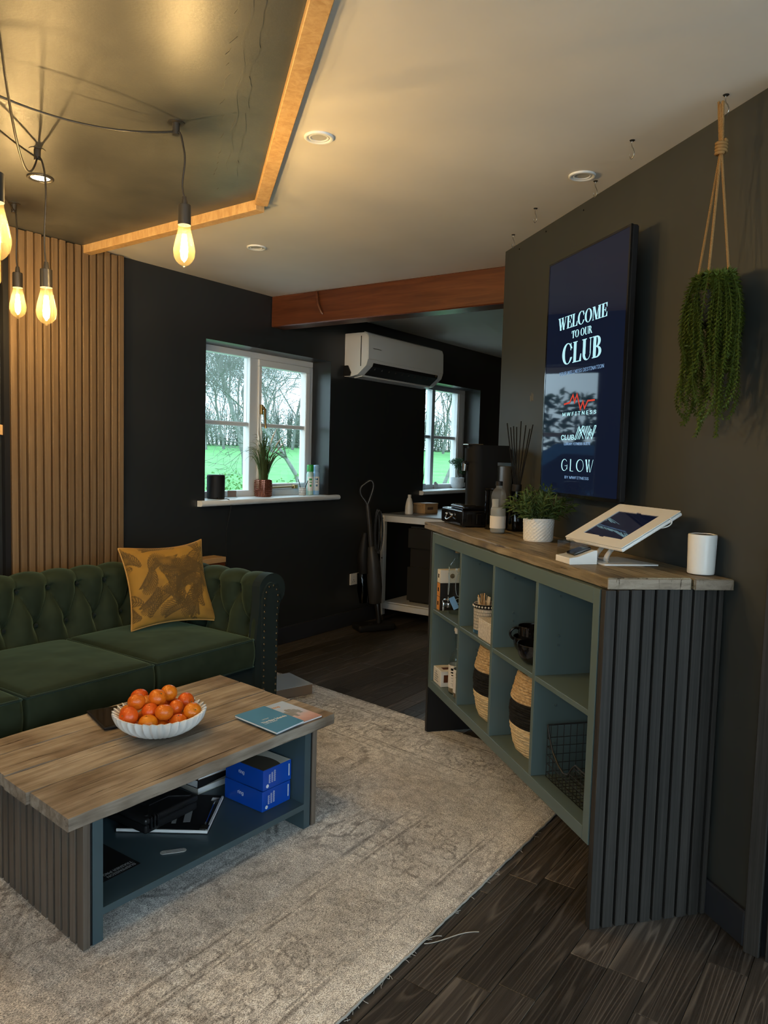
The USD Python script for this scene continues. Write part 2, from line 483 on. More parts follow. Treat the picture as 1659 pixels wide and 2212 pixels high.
# ragged plaster seam beside the batten
tr = np.random.default_rng(5)
pts = []
wv = lambda s, k, a: a * 2 * (float(meshkit.fbm(np.array([s * 16.0, k, 0.0]), 3, 3)) - .5)
for k, s in enumerate(np.linspace(.08, 1.75, 90)):
    pts.append(K1 - B2 * s + C2 * (.085 + wv(s, 1, .012)))
for k, s in enumerate(np.linspace(1.75, .08, 90)):
    pts.append(K1 - B2 * s + C2 * (.150 + wv(s, 9, .022)))
seam = Polygon(pts).buffer(0)
struct('joint_tape', mv(extr(seam, .0018), 0, 0, ZC - .0056), 'ceiling_dark', parent=ceil)
ridge = [K1 - B2 * s + C2 * (.118 + .006 * math.sin(s * 23)) for s in np.linspace(.3, 1.7, 60)]
struct('joint_ridge', mv(extr(LineString(ridge).buffer(.003), .0012), 0, 0, ZC - .0067), 'ceiling_dark', parent=ceil)
t1 = tag(M(None, 'trim_1', inwall(box(-3.0, 1.31, 1.160, 1.212, ZC - .024, ZC, .002)), 'pine'), kind='structure')
ang = math.degrees(math.atan2(*(K2 - K1)[::-1]))
b2 = rot(box(-.01, 1.25, -.045, .002, ZC - .042, ZC, .002), 'z', ang)
t2 = tag(M(None, 'trim_2', mv(b2, K1[0], K1[1], 0), 'pine'), kind='structure')
# skirting
struct('baseboard_left', box(2.0, 7.8, YA - .018, YA + .001, 0, .115, .004), 'skirting_paint', smooth=30)
struct('baseboard_right', inwall(box(-.158, 1.683, -.016, .0, 0, .10, .004)), 'skirting_paint', smooth=30)

# the old beam
bm = T('ceiling_beam', 'thick reddish brown varnished wooden beam under the white ceiling above the air conditioner', 'beam', (3.63, 1.35, 2.098))
mb = box(0, .13, 0, YA - 1.35, 0, ZC - 2.098, .006)
mb = mb.subdivide().subdivide().subdivide()
v = np.array(mb.vertices); v[:, [0, 2]] += .008 * (meshkit.noise(v * np.array([3, 4, 3]) + 3, 4)[:, None] - .5); mb.vertices = v
M(bm, 'timber', mb, 'beam_wood')
M(bm, 'peg', tube([(-.012, 1.72, .185), (-.020, 1.70, .10), (-.010, 1.68, .055), (-.006, 1.67, .045)], [.007, .010, .009, .005], 8), 'beam_wood', label='short rough wooden peg hanging on the face of the beam')

# white timber windows
def window(name, X0, X1, Z0, Z1, two, sill):
    w = T(name, kind='structure', loc=(0, 0, 0))
    yf, yb = YA + .165, YA + .225
    fr = [box(X0, X1, yf, yb, Z0 + .012, Z0 + .055, .003), box(X0, X1, yf, yb, Z1 - .04, Z1, .003), box(X0, X0 + .04, yf, yb, Z0 + .05, Z1 - .04, .003), box(X1 - .04, X1, yf, yb, Z0 + .05, Z1 - .04, .003)]
    if two:                                       # fixed light left, opening casement right
        xm0, xm1 = 3.612, 3.682
        M(w, 'frame', cat(fr + [box(xm0, xm1, yf, yb, Z0 + .05, Z1 - .04, .003)]), 'white_paint')
        zb = (1.460, 1.489)
        M(w, 'glazing_bar', box(X0 + .04, xm0, yf + .012, yb - .012, *zb, .004), 'white_paint')
        x0, x1, z0, z1 = xm1 + .001, X1 - .041, Z0 + .056, Z1 - .041
        s = [box(x0, x1, yf - .012, yb - .015, z0, z0 + .04, .004), box(x0, x1, yf - .012, yb - .015, z1 - .045, z1, .004), box(x0, x0 + .03, yf - .012, yb - .015, z0 + .04, z1 - .045, .004), box(x1 - .045, x1, yf - .012, yb - .015, z0 + .04, z1 - .045, .004)]
        M(w, 'casement', cat(s), 'white_paint')
        M(w, 'glazing_bar', box(x0 + .03, x1 - .045, yf, yb - .02, 1.461, 1.489, .004), 'white_paint')
        M(w, 'pane', box(X0 + .04, xm0, yb - .034, yb - .030, Z0 + .055, 1.460), 'window_glass', False)
        M(w, 'pane', box(X0 + .04, xm0, yb - .034, yb - .030, 1.489, Z1 - .04), 'window_glass', False)
        M(w, 'pane', box(x0 + .03, x1 - .045, yb - .037, yb - .033, z0 + .04, 1.461), 'window_glass', False)
        M(w, 'pane', box(x0 + .03, x1 - .045, yb - .037, yb - .033, 1.489, z1 - .045), 'window_glass', False)
        hd = cat([box(3.690, 3.712, yf - .030, yf - .012, 1.545, 1.61, .003), tube([(3.70, yf - .03, 1.60), (3.705, yf - .05, 1.575), (3.712, yf - .045, 1.53), (3.722, yf - .04, 1.475), (3.724, yf - .04, 1.455)], [.008, .011, .008, .007, .009], 8)])
        M(w, 'handle', hd, 'brass', label='dark brass casement handle')
        M(w, 'stay', cat([tube([(3.78, yf - .03, 1.055), (4.05, yf - .03, 1.060)], .006, 8), box(4.02, 4.06, yf - .04, yf - .012, 1.045, 1.07, .003)]), 'brass')
    else:
        xm0, xm1 = 5.906, 5.957
        M(w, 'frame', cat(fr + [box(xm0, xm1, yf, yb, Z0 + .05, Z1 - .04, .003), box(6.358, 6.37, yf - .006, yb, Z0 + .05, Z1 - .04, .003)]), 'white_paint')
        M(w, 'glazing_bar', box(X0 + .04, xm0, yf + .012, yb - .012, 1.457, 1.487, .004), 'white_paint')
        M(w, 'glazing_bar', box(xm1, 6.358, yf + .012, yb - .012, 1.457, 1.487, .004), 'white_paint')
        M(w, 'jamb', box(6.37, X1 - .04, yf - .012, yb, Z0 + .05, Z1 - .04, .004), 'white_paint')
        for a, b in ((X0 + .04, xm0), (xm1, 6.358)):
            M(w, 'pane', box(a, b, yb - .034, yb - .030, Z0 + .055, 1.457), 'window_glass', False)
            M(w, 'pane', box(a, b, yb - .034, yb - .030, 1.487, Z1 - .04), 'window_glass', False)
    a = np.linspace(-PI / 2, PI / 2, 9)
    prof = [(YA - .028 - .0 - .0175 * math.cos(t), .9825 + .0175 * math.sin(t)) for t in a]
    pl = Polygon([(YA + .17, .965), (YA - .028, .965)] + [(p[0], p[1]) for p in prof[1:-1]] + [(YA - .028, 1.0), (YA + .17, 1.0)]).buffer(0)
    # rounded nose sill board; cut to the reveal behind the wall face
    nose = pl.intersection(sbox(0, 0, YA - .0005, 2))
    inner = pl.intersection(sbox(YA - .0005, 0, 9, 2))
    def run(p, x0, x1):
        m = extr(p, x1 - x0); v = m.vertices; m.vertices = np.stack([x0 + v[:, 2], v[:, 0], v[:, 1]], 1); m.fix_normals(); return m
    M(w, 'sill_board', cat([run(nose, *sill), run(inner, X0 + .001, X1 - .001)]), 'white_paint')
    return w


pane('clear_pane', (.985, .99, .99))
pane('window_glass', (.945, .985, .99))
window('window_1', *WIN1, True, (3.028, 4.332))
window('window_2', *WIN2, False, (5.468, 6.60))
# glazed doors behind the camera let daylight in from that side
w3 = T('window_3', kind='structure')
M(w3, 'frame', cat([box(-2.15, 2.0, -2.62, -2.55, .06, .11), box(-2.15, 2.0, -2.62, -2.55, 2.19, 2.24), box(-2.15, -2.10, -2.62, -2.55, .11, 2.19), box(1.95, 2.0, -2.62, -2.55, .11, 2.19), box(-.11, -.05, -2.62, -2.55, .11, 2.19)]), 'white_paint', False)
M(w3, 'pane', box(-2.10, -.11, -2.60, -2.596, .11, 2.19), 'clear_pane', False)
M(w3, 'pane', box(-.05, 1.95, -2.60, -2.596, .11, 2.19), 'clear_pane', False)
w4 = T('window_4', kind='structure')
M(w4, 'frame', cat([box(-2.33, -2.27, -2.1, 1.3, .80, .85), box(-2.33, -2.27, -2.1, 1.3, 2.10, 2.15), box(-2.33, -2.27, -2.1, -2.05, .85, 2.10), box(-2.33, -2.27, 1.25, 1.3, .85, 2.10), box(-2.33, -2.27, -.43, -.37, .85, 2.10)]), 'white_paint', False)
M(w4, 'pane', box(-2.302, -2.298, -2.05, -.43, .85, 2.10), 'clear_pane', False)
M(w4, 'pane', box(-2.302, -2.298, -.37, 1.25, .85, 2.10), 'clear_pane', False)

# oak slat panel on the window wall
sp = T('slat_panel', 'tall golden oak vertical slat panel on the dark wall behind the sofa', 'wall panel', (1.862, YA, 0))
M(sp, 'backing', box(0, .645, -.012, 0, .0, ZC - .004), 'matte_black', False)
M(sp, 'edge_strip', box(-.004, .022, -.034, -.012, .0, ZC - .004), 'matte_black', False)
for k in range(15):
    M(sp, 'slat', mv(box(0, .030, -.034, -.012, 0, ZC - .006 - .004 * (k % 3 == 1), .0015), .030 + .0411 * k, 0, 0), 'slat_oak', False)
# grey slat panel where the room turns at the right edge
sg = T('slat_panel', 'grey wood slat panel rising from the floor at the right edge beside the counter', 'wall panel', (c0[0] - .0, c0[1], 0), 260 - 360)
M(sg, 'backing', box(.002, .56, -.010, .0, 0, ZC - .004), 'matte_black', False)
for k in range(10):
    M(sg, 'slat', mv(box(0, .040, -.030, -.010, 0, ZC - .006, .0015), .0 + .056 * k, 0, 0), 'slat_grey', False)
# ================================================================ pendant lamps
plain('socket_black', (.035, .030, .024), .38)
mat('amber_glass', {'t': ('transparent_bsdf', {'color': (1.0, .96, .84)}), 'tr': ('translucent_bsdf', {'color': (1.0, .80, .42)}), 'g': ('glossy_bsdf', {'color': (1, 1, 1), 'roughness': .03}),
                    'f': ('fresnel', {'IOR': 1.45}), 'ge': ('geometry', {}), 'iv': ('math', {'math_type': 'subtract', 'value1': 1.0}), 'mu': ('math', {'math_type': 'multiply'}),
                    'm0': ('mix_closure', {'fac': .011}), 'm': ('mix_closure', {})},
    [('ge.backfacing', 'iv.value2'), ('iv.value', 'mu.value1'), ('f.fac', 'mu.value2'), ('mu.value', 'm.fac'), ('t.BSDF', 'm0.closure1'), ('tr.BSDF', 'm0.closure2'), ('m0.closure', 'm.closure1'), ('g.BSDF', 'm.closure2')], surface='m.closure')
emit('filament', BULB_COLOR, BULB)
emit('downlight_glow', (1.0, .86, .55), 14.0)


def pendant(hook, bulb_top, label, cord_to=None, scale=1.0, group=None):
    """lamp hung from a ceiling clip: clip, cord, socket, glass bulb with a glowing filament. bulb_top = top of the socket"""
    hx, hy = hook; bx, by, bz = bulb_top
    p = T('pendant_lamp', label, 'pendant lamp', (bx, by, bz), group=group)
    ox, oy, oz = hx - bx, hy - by, ZC - bz
    M(p, 'ceiling_clip', cat([cyl(.026, oz - .006, oz - .0045 + .0005, 24, at=(ox, oy)), cyl(.011, oz - .040, oz - .006, 16, at=(ox, oy))]), 'socket_black')
    if math.hypot(ox, oy) > .004:
        pts = [(ox, oy, oz - .030), (ox * .75, oy * .75, oz - .031), (ox * .30, oy * .30, oz - .060), (0, 0, oz - .115), (-.001, .001, oz * .45), (0, 0, .022)]
    else:
        pts = [(0, 0, oz - .03), (.001, 0, oz * .7), (-.001, .001, oz * .4), (0, 0, .022)]
    M(p, 'cord', tube(spline(pts, 26), .0032, 8), 'socket_black', True)
    s = scale
    M(p, 'socket', lathe([(0, .024), (.007, .024), (.0095, .008), (.0095, 0), (.0185 * s, 0), (.0195 * s, -.002), (.0195 * s, -.060 * s), (.016 * s, -.060 * s), (0, -.058 * s)], 28), 'socket_black')
    z0 = -.058 * s
    prof = [(.0175, 0), (.0185, -.010), (.024, -.036), (.0300, -.062), (.0325, -.078), (.0310, -.094), (.0240, -.109), (.014, -.119), (.007, -.1225), (.0045, -.126), (0, -.128)]
    from scipy.interpolate import PchipInterpolator as PC
    pr = np.array(prof); tt = np.linspace(0, 1, len(pr)); ti = np.linspace(0, 1, 34)
    pr = np.column_stack([PC(tt, pr[:, 0])(ti), PC(tt, pr[:, 1])(ti)]) * s
    gl = M(p, 'glass_bulb', mv(lathe(pr, 32), 0, 0, z0), 'amber_glass', True, label='amber glass bulb')
    M(p, 'stem', mv(lathe([(0, 0), (.008, -.002), (.005, -.018), (.0025, -.026), (0, -.03)], 12), 0, 0, z0), 'window_glass', True)
    fz = z0 - .030 * s
    loops = []
    for k in range(6):
        a = k * PI / 3
        loops.append(tube([(.0045 * math.cos(a), .0045 * math.sin(a), fz), (.0105 * math.cos(a), .0105 * math.sin(a), fz - .052 * s)], .0022, 6))
    M(p, 'filament', cat(loops), 'filament', False, label='glowing filament')
    return p


pendant((1.575, 1.906), (1.583, 1.874, 2.040), 'lit amber filament bulb hanging before the corner of the pine battens, nearest the white ceiling')
pendant((1.468, 2.478), (1.468, 2.430, 1.888), 'lower and larger lit amber bulb of the two hanging before the oak slats')
pendant((1.737, 3.106), (1.735, 3.080, 2.005), 'lit amber filament bulb hanging nearest the oak slats, the smaller one behind')
pendant((.893, 1.668), (.893, 1.675, 1.885), 'lit filament bulb cut off by the left edge of the picture', scale=1.03)
pendant((.25, 1.55), (.25, 1.55, 1.95), 'lit filament bulb of the same lamp cluster outside the left of the picture')
pendant((.62, 2.75), (.62, 2.75, 1.95), 'lit filament bulb of the same lamp cluster over the left end of the sofa')
rose = T('lamp_cords', 'black lamp cords swagged along the dark ceiling from a ceiling rose', 'cords', (.95, 2.10, ZC))
M(rose, 'ceiling_rose', lathe([(0, -.03), (.05, -.028), (.055, -.005), (.055, -.0042), (0, -.0042)], 32), 'socket_black')


def swag(a, b, sag, n=20):
    t = np.linspace(0, 1, n)[:, None]
    p = np.asarray(a) * (1 - t) + np.asarray(b) * t
    p[:, 2] -= (4 * sag * t * (1 - t))[:, 0]
    return tube(p, .0032, 8)


O = np.array([.95, 2.10, ZC])
for q, sg_ in (((1.575, 1.906), .055), ((1.468, 2.478), .02), ((1.737, 3.106), .03), ((.893, 1.668), .02), ((.25, 1.55), .03), ((.62, 2.75), .03)):
    M(rose, 'cord', swag((0, 0, -.030), np.array([q[0], q[1], ZC - .030]) - O, sg_), 'socket_black', True)
M(rose, 'cord', swag(np.array([1.468, 2.478, ZC - .030]) - O, np.array([.893, 1.668, ZC - .03]) - O, .17), 'socket_black', True)

# recessed downlights
plain('lens_off', (.45, .44, .40), .25)


def downlight(x, y, label, ring, lens, lit=False):
    d = T('downlight', label, 'downlight', (x, y, ZC - (.004 if lit else 0)), group=None)
    R = .047
    M(d, 'ring', lathe([(R - .014, .0), (R - .012, -.005), (R - .004, -.007), (R, -.004), (R, 0.0)], 40), ring, True)
    M(d, 'lens', lathe([(0, -.0012), (R - .013, -.0012), (R - .013, -.0002), (0, -.0002)], 32), lens)
    if not lit:
        M(d, 'inner_ring', lathe([(R - .022, -.0013), (R - .020, -.004), (R - .015, -.004), (R - .0138, -.0013)], 32), ring, True)
    return d


downlight(1.890, 1.606, 'unlit white ceiling downlight on the white ceiling just right of the pine batten', 'white_paint', 'lens_off')
downlight(2.727, 2.701, 'unlit white ceiling downlight above the first window, before the beam', 'white_paint', 'lens_off')
downlight(2.619, 1.022, 'unlit white ceiling downlight close to the row of hooks above the television', 'white_paint', 'lens_off')
downlight(1.622, 2.719, 'lit black rimmed downlight in the dark ceiling above the oak slats', 'socket_black', 'downlight_glow', True)
# ================================================================ rug
def rug_mesh():
    st = .0065
    xs = np.arange(.25, 3.26, st); ys = np.arange(1.0, 3.06, st)
    X, Y = np.meshgrid(xs, ys, indexing='ij')
    Y = Y + 0
    # right edge runs slightly askew
    xr = 2.985 + (Y - 1.0) * .131
    ins = X <= xr
    v_wall = (X - W0[0]) * C2[0] + (Y - W0[1]) * C2[1]
    ins &= v_wall > .03
    d_near, d_right, d_left, d_far = Y - 1.0, xr - X, X - .25, 3.06 - Y
    d = np.minimum(np.minimum(d_near, d_right), np.minimum(d_left, d_far))
    P = np.stack([X, Y, X * 0], -1)
    warp = (meshkit.fbm(P * 9, 3, 2) - .5) * .018
    dd = d + warp * .5
    base = np.array([.70, .675, .645]); dark = np.array([.22, .205, .195]); light = np.array([.82, .79, .74])
    worn = meshkit.fbm(P * np.array([3.2, 3.2, 1]), 4, 11)
    fine = meshkit.fbm(P * np.array([55, 28, 1]), 3, 12)
    t = np.clip((worn - .32) * 2.6, 0, 1)
    col = base[None, None] * (.74 + .40 * t[..., None])
    ink = np.zeros_like(X); hi = np.zeros_like(X)
    def line(dist, w, s=1.0):
        return s * np.exp(-(dist / w) ** 4)
    for c, w, s in ((.012, .006, .5), (.10, .005, .7), (.118, .004, .5), (.36, .005, .8), (.378, .004, .6), (.43, .006, .7)):
        ink = np.maximum(ink, line(dd - c, w, s))
    for c, w in ((.109, .004), (.369, .005), (.40, .012)):
        hi = np.maximum(hi, line(dd - c, w, .8))
    # little squares in the narrow stripe
    per = np.where(d_near < d_right, X, Y)
    ink = np.maximum(ink, ((np.abs(dd - .40) < .016) & (np.mod(per, .05) < .008)) * .6)
    # rosettes in the wide border
    band = (dd > .13) & (dd < .35)
    pu = np.mod(per, .26) - .13; pv = dd - .24
    r = np.hypot(pu, pv); th = np.arctan2(pv, pu)
    ink = np.maximum(ink, band * line(r - (.060 + .016 * np.cos(6 * th)), .0045, .50))
    ink = np.maximum(ink, band * line(r - .028, .004, .45))
    pu2 = np.mod(per + .13, .26) - .13
    r2 = np.hypot(pu2, (dd - .16)); ink = np.maximum(ink, band * line(r2 - .022, .004, .45))
    r3 = np.hypot(pu2, (dd - .32)); ink = np.maximum(ink, band * line(r3 - .026, .004, .45))
    sw = meshkit.noise(P * np.array([16, 16, 1]) + 7, 21)
    ink = np.maximum(ink, band * line(sw - .5, .035, .5))
    # field: stepped hexagon medallions, the lines quantised into steps
    q = .03
    Xq, Yq = np.round(X / q) * q, np.round(Y / q) * q
    field = dd > .445
    for cx, cy, R in ((1.62, 2.02, .62), (.75, 2.02, .5), (2.45, 2.02, .5)):
        hx, hy = np.abs(X - cx), np.abs(Y - cy)
        hexd = np.maximum(hy * .95, hx * .62 + hy * .62)
        hq = np.maximum(np.abs(Yq - cy) * .95, np.abs(Xq - cx) * .62 + np.abs(Yq - cy) * .62)
        for k, s in ((1.0, .8), (.93, .6), (.66, .7), (.60, .5), (.34, .8)):
            ink = np.maximum(ink, field * line((hexd if k > .9 else hq) - R * .55 * k, .007, s))
        hi = np.maximum(hi, field * line(hexd - R * .55 * .965, .008, .9))
    sw2 = meshkit.noise(P * np.array([13, 13, 1]) + 31, 41)
    ink = np.maximum(ink, field * line(sw2 - .5, .03, .55))
    key = (np.mod(Xq * 3 + Yq * 2, .33) < .06) & (meshkit.noise(P * 6, 8) > .52)
    ink = np.maximum(ink, field * key * .38)
    fade = np.clip((meshkit.fbm(P * np.array([2.4, 2.4, 1]) + 13, 3, 31) - .22) * 2.6, .12, 1)
    brk = np.clip((meshkit.fbm(P * np.array([34, 90, 1]) + 5, 3, 91) - .30) * 4.5, .2, 1)
    dash = np.clip((meshkit.fbm(P * np.array([38, 150, 1]) + 9, 2, 92) - .52) * 7, 0, 1) * np.clip((worn - .30) * 4, .15, 1)
    ink = np.maximum(ink * brk * 1.3, dash * .34) * fade * (.55 + .7 * fine)
    ink = np.clip(ink * 1.9, 0, 1)[..., None] * .85
    hi = np.clip(hi * fade * .7, 0, 1)[..., None]
    col = col * (1 - ink) + dark * ink
    col = col * (1 - hi * .5) + light * hi * .5
    # worn brown patches and warm flecks
    br = np.clip((meshkit.fbm(P * np.array([1.3, 1.3, 1]) + 57, 4, 77) - .52) * 5, 0, 1)[..., None]
    col = col * (1 - .45 * br) + np.array([.36, .29, .235]) * (.45 * br)
    salt = np.random.default_rng(3).random(X.shape)
    col *= (.58 + .55 * fine + .30 * salt)[..., None]
    idx = -np.ones(X.shape, int); idx[ins] = np.arange(ins.sum())
    a, b, c, e = idx[:-1, :-1], idx[1:, :-1], idx[1:, 1:], idx[:-1, 1:]
    ok = (a >= 0) & (b >= 0) & (c >= 0) & (e >= 0)
    f = np.vstack([np.stack([a, b, c], -1)[ok], np.stack([a, c, e], -1)[ok]])
    z = .0095 + .0008 * (meshkit.noise(P * 60, 5) - .5)
    v = np.stack([X, Y, z], -1)[ins]
    return v, f, col[ins]


v, f, c = rug_mesh()
mat('rug', {'at': ('attribute', {'attribute': 'weave'}), 'tc': ('texture_coordinate', {}), 'mp': ('mapping', {'mapping_type': 'point', 'scale': (1, 1.9, 1)}),
            'n': ('noise_texture', {'scale': 230.0, 'detail': 1.0}), 'mr': ('map_range', {'from_min': .32, 'from_max': .68, 'to_min': .42, 'to_max': 1.5}),
            'mx': ('mix_color', {'blend_type': 'multiply', 'fac': 1.0}), 'b': ('bump', {'strength': .5, 'distance': .002}),
            'p': ('principled_bsdf', {'roughness': .95, 'specular_ior_level': .1})},
    [('tc.object', 'mp.vector'), ('mp.vector', 'n.vector'), ('n.fac', 'mr.value'), ('at.color', 'mx.a'), ('mr.result', 'mx.b'), ('mx.result', 'p.base_color'), ('n.fac', 'b.height'), ('b.normal', 'p.normal')])
plain('rug_edge', (.40, .365, .32), .95, .1)
rug = T('rug', 'large faded grey beige patterned rug on the dark plank floor under the coffee table', 'rug')
pl = usdkit.mesh(stage, rug + '/pile', (v, f), MATS['rug'], smooth=False)
UsdGeom.PrimvarsAPI(pl).CreatePrimvar('weave', Sdf.ValueTypeNames.Color3fArray, 'vertex').Set(Vt.Vec3fArray.FromNumpy(c.astype(np.float32)))
outline = Polygon([(.25, 1.0), (2.985, 1.0), (2.985 + 2.06 * .131, 3.06), (.25, 3.06)])
wedge = Polygon([CF(-3, .03)[:2], CF(5, .03)[:2], CF(5, 6)[:2], CF(-3, 6)[:2]])
outline = outline.intersection(wedge)
M(rug, 'backing', mv(extr(outline, .0075), 0, 0, .0005), 'rug_edge', False)
r = np.random.default_rng(8)
xs = np.arange(.26, 2.60, .012)
e = np.stack([xs, 1.0 - .0005 + .006 * (meshkit.fbm(np.stack([xs * 30, xs * 0, xs * 0], -1), 3, 2) - .5), .0050 + 0 * xs], 1)
M(rug, 'binding', tube(e, .0040 + .0010 * r.random(len(xs)), 6), 'rug_edge', True)
fr = []
for k in range(60):
    x = .3 + 2.2 * r.random(); L = .006 + .012 * r.random()
    fr.append(tube([(x, 1.0, .005), (x + .004 * r.normal(), 1.0 - L * .6, .004), (x + .008 * r.normal(), 1.0 - L, .001)], .0008, 3))
M(rug, 'fringe', cat(fr), 'rug_edge', False, kind='stuff')
M(rug, 'loose_thread', cat([tube(spline([(1.66, .99, .006), (1.70, .965, .003), (1.735, .945, .005), (1.77, .93, .002), (1.80, .90, .0018)], 16), .0016, 5), tube(spline([(1.675, .995, .006), (1.70, .98, .01), (1.72, .972, .003)], 10), .0013, 5)]), 'rug_edge', True)

# ================================================================ sofa
SX0, SX1, SYF = .62, 2.50, 2.45              # inner faces of the arms, front
sofa = T('chesterfield_sofa', 'dark green velvet buttoned chesterfield sofa against the slatted wall', 'sofa')


def tufted(prof_fn, L, a=.144, off=0.0, t_lo=.20, t_hi=.62, deep=.030, nu=None, nv=64):
    """surface swept along s in 0..L with profile prof_fn(t) -> (out, z, normal_out, normal_z); buttons in two staggered rows"""
    nu = nu or int(L / .006)
    S, Tt = np.meshgrid(np.linspace(0, L, nu), np.linspace(0, 1, nv), indexing='ij')
    tau = np.clip((Tt - t_lo) / (t_hi - t_lo), 0, 1)
    p, q = (S - off) / a + tau / 2, (S - off) / a - tau / 2
    h = np.abs(np.sin(PI * p) * np.sin(PI * q)) ** .38
    end = np.clip(np.minimum(Tt / .10, 1), 0, 1) * np.clip((1.0 - Tt) / .12, 0, 1)
    edge = np.clip(np.minimum(S, L - S) / .05, 0, 1)
    amp = deep * (.30 + .70 * np.exp(-((Tt - .28) / .30) ** 4)) * end
    D = amp * (h - .75)
    D = D * (.25 + .75 * edge)
    btn = []
    for row, (t0, o) in enumerate(((t_lo, 0), (t_hi, .5))):
        for k in range(-1, int(L / a) + 2):
            s0 = off + (k + o) * a
            if .03 < s0 < L - .03:
                btn.append((s0, t0))
                r2 = ((S - s0) / .024) ** 2 + ((Tt - t0) / .055) ** 2
                D = D - .026 * np.exp(-r2)
    o_, z_, no, nz = prof_fn(Tt)
    return S, o_ + D * no, z_ + D * nz, btn


def back_profile(lean=.05, z0=.40, zc=.660, R=.085):
    """face from the seat up to a rolled top: out is towards the sitter (negative = away)"""
    face = np.array([(0.0, z0), (-lean * .35, z0 + .12), (-lean * .8, zc - .035)])
    cx = -lean - R + .012
    ang = np.radians(np.linspace(22, 235, 26))
    arc = np.stack([cx + R * np.cos(ang), zc + R * np.sin(ang) * .92], 1)
    pts = np.vstack([face, arc])
    d = np.r_[0, np.cumsum(np.linalg.norm(np.diff(pts, axis=0), axis=1))]; d /= d[-1]
    from scipy.interpolate import PchipInterpolator as PC
    fx, fz = PC(d, pts[:, 0]), PC(d, pts[:, 1])
    def fn(t):
        e = 1e-3
        dx, dz = fx(np.clip(t + e, 0, 1)) - fx(np.clip(t - e, 0, 1)), fz(np.clip(t + e, 0, 1)) - fz(np.clip(t - e, 0, 1))
        n = np.hypot(dx, dz) + 1e-9
        return fx(t), fz(t), dz / n, -dx / n
    return fn


bp = back_profile()
t_at = lambda z: float(np.interp(z, bp(np.linspace(0, .55, 200))[1], np.linspace(0, .55, 200)))
tl, th = t_at(.520), t_at(.672)
L = SX1 - SX0 + .14
S, O, Z, btn = tufted(bp, L, off=(1.68 - SX0 + .07) % .144, t_lo=tl, t_hi=th, deep=.046)
YB = 3.065
bk = grid_mesh(np.stack([SX0 - .07 + S, YB - O, Z], -1))
M(sofa, 'backrest', bk, 'velvet', True)
M(sofa, 'back_frame', cat([box(SX0 - .10, SX1 + .10, 3.17, 3.25, .05, .66, .02), box(SX0 - .07, SX1 + .07, 3.16, 3.20, .3, .62, .01)]), 'velvet_dark')


def buttons(btn, fn, place, deep):
    out = []
    for s0, t0 in btn:
        o, z, no, nz = [float(x) for x in fn(np.array(t0))]
        m = trimesh.creation.icosphere(1, .0085); m.apply_scale((1, .75, 1))
        out.append(mv(m, *place(s0, o - .036 * no, z - .036 * nz)))
    return out


for m in buttons(btn, bp, lambda s, o, z: (SX0 - .07 + s, YB - o - .004, z), .03):
    if m.bounds[0][0] > 1.3:
        M(sofa, 'button', m, 'velvet_dark', True)
ap = back_profile(lean=.03, z0=.36, zc=.648, R=.085)
ta = lambda z: float(np.interp(z, ap(np.linspace(0, .55, 200))[1], np.linspace(0, .55, 200)))
LA = 3.06 - SYF
for sgn, X0 in ((1, SX1), (-1, SX0)):
    S, O, Z, btn = tufted(ap, LA, off=.225, t_lo=ta(.492), t_hi=ta(.640), deep=.042)
    P = np.stack([X0 - sgn * O, SYF + S, Z], -1)
    m = grid_mesh(P)
    if sgn < 0:
        m.invert()
    m.fix_normals() if False else None
    M(sofa, 'armrest', m, 'velvet', True)
    for q in buttons(btn, ap, lambda s, o, z: (X0 - sgn * o, SYF + s, z), .03):
        M(sofa, 'button', q, 'velvet_dark', True)
    # front: scroll shaped end, facing panel and studs
    t = np.linspace(0, 1, 60); o, z, _, _ = ap(t)
    sil = Polygon([(-a, b) for a, b in zip(o, z)] + [(.095, .44), (.095, .03), (0.0, .03)]).buffer(.004)
    face = extr(sil, .05)
    face.vertices[:, 0] *= sgn
    face = mv(xz(face), X0, SYF + .045, 0)
    M(sofa, 'arm_front', face, 'velvet_dark')
    pn = Polygon([(.035, .035)] + [(.035, .60)] + [(.088 + .053 * math.cos(a), .60 + .085 * math.sin(a)) for a in np.linspace(PI, 0, 14)] + [(.128, .52), (.125, .035)]).buffer(.006)
    ml = extr(pn, .012); ml.vertices[:, 0] *= sgn
    M(sofa, 'facing_panel', mv(xz(ml), X0, SYF - .004, 0), 'velvet_dark')
    line = LineString([(.042, .07), (.042, .60)] + [(.088 + .045 * math.cos(a), .605 + .072 * math.sin(a)) for a in np.linspace(PI, 0, 14)] + [(.126, .54), (.121, .07)])
    st = []
    dn = line.length
    for k in range(int(dn / .0305)):
        p = line.interpolate(k * .0305)
        q = trimesh.creation.icosphere(1, .0058); q.apply_scale((1, .55, 1))
        M(sofa, 'stud', mv(q, X0 + sgn * p.x, SYF - .0175, p.y), 'stud', True)
    M(sofa, 'arm_frame', mv(box(.068 * sgn, .11 * sgn, .046, LA + .15, .04, .60, .01), X0, SYF, 0), 'velvet_dark')
M(sofa, 'base', cat([box(SX0 - .02, SX1 + .01, SYF + .012, 3.2, .06, .295, .01)]), 'velvet_dark')
for x in (SX0 - .04, SX1 + .06):
    for y in (SYF + .08, 3.16):
        M(sofa, 'foot', cyl(.028, .0105 if y < 3 else .0, .06, 16, at=(x, y)), 'matte_black')


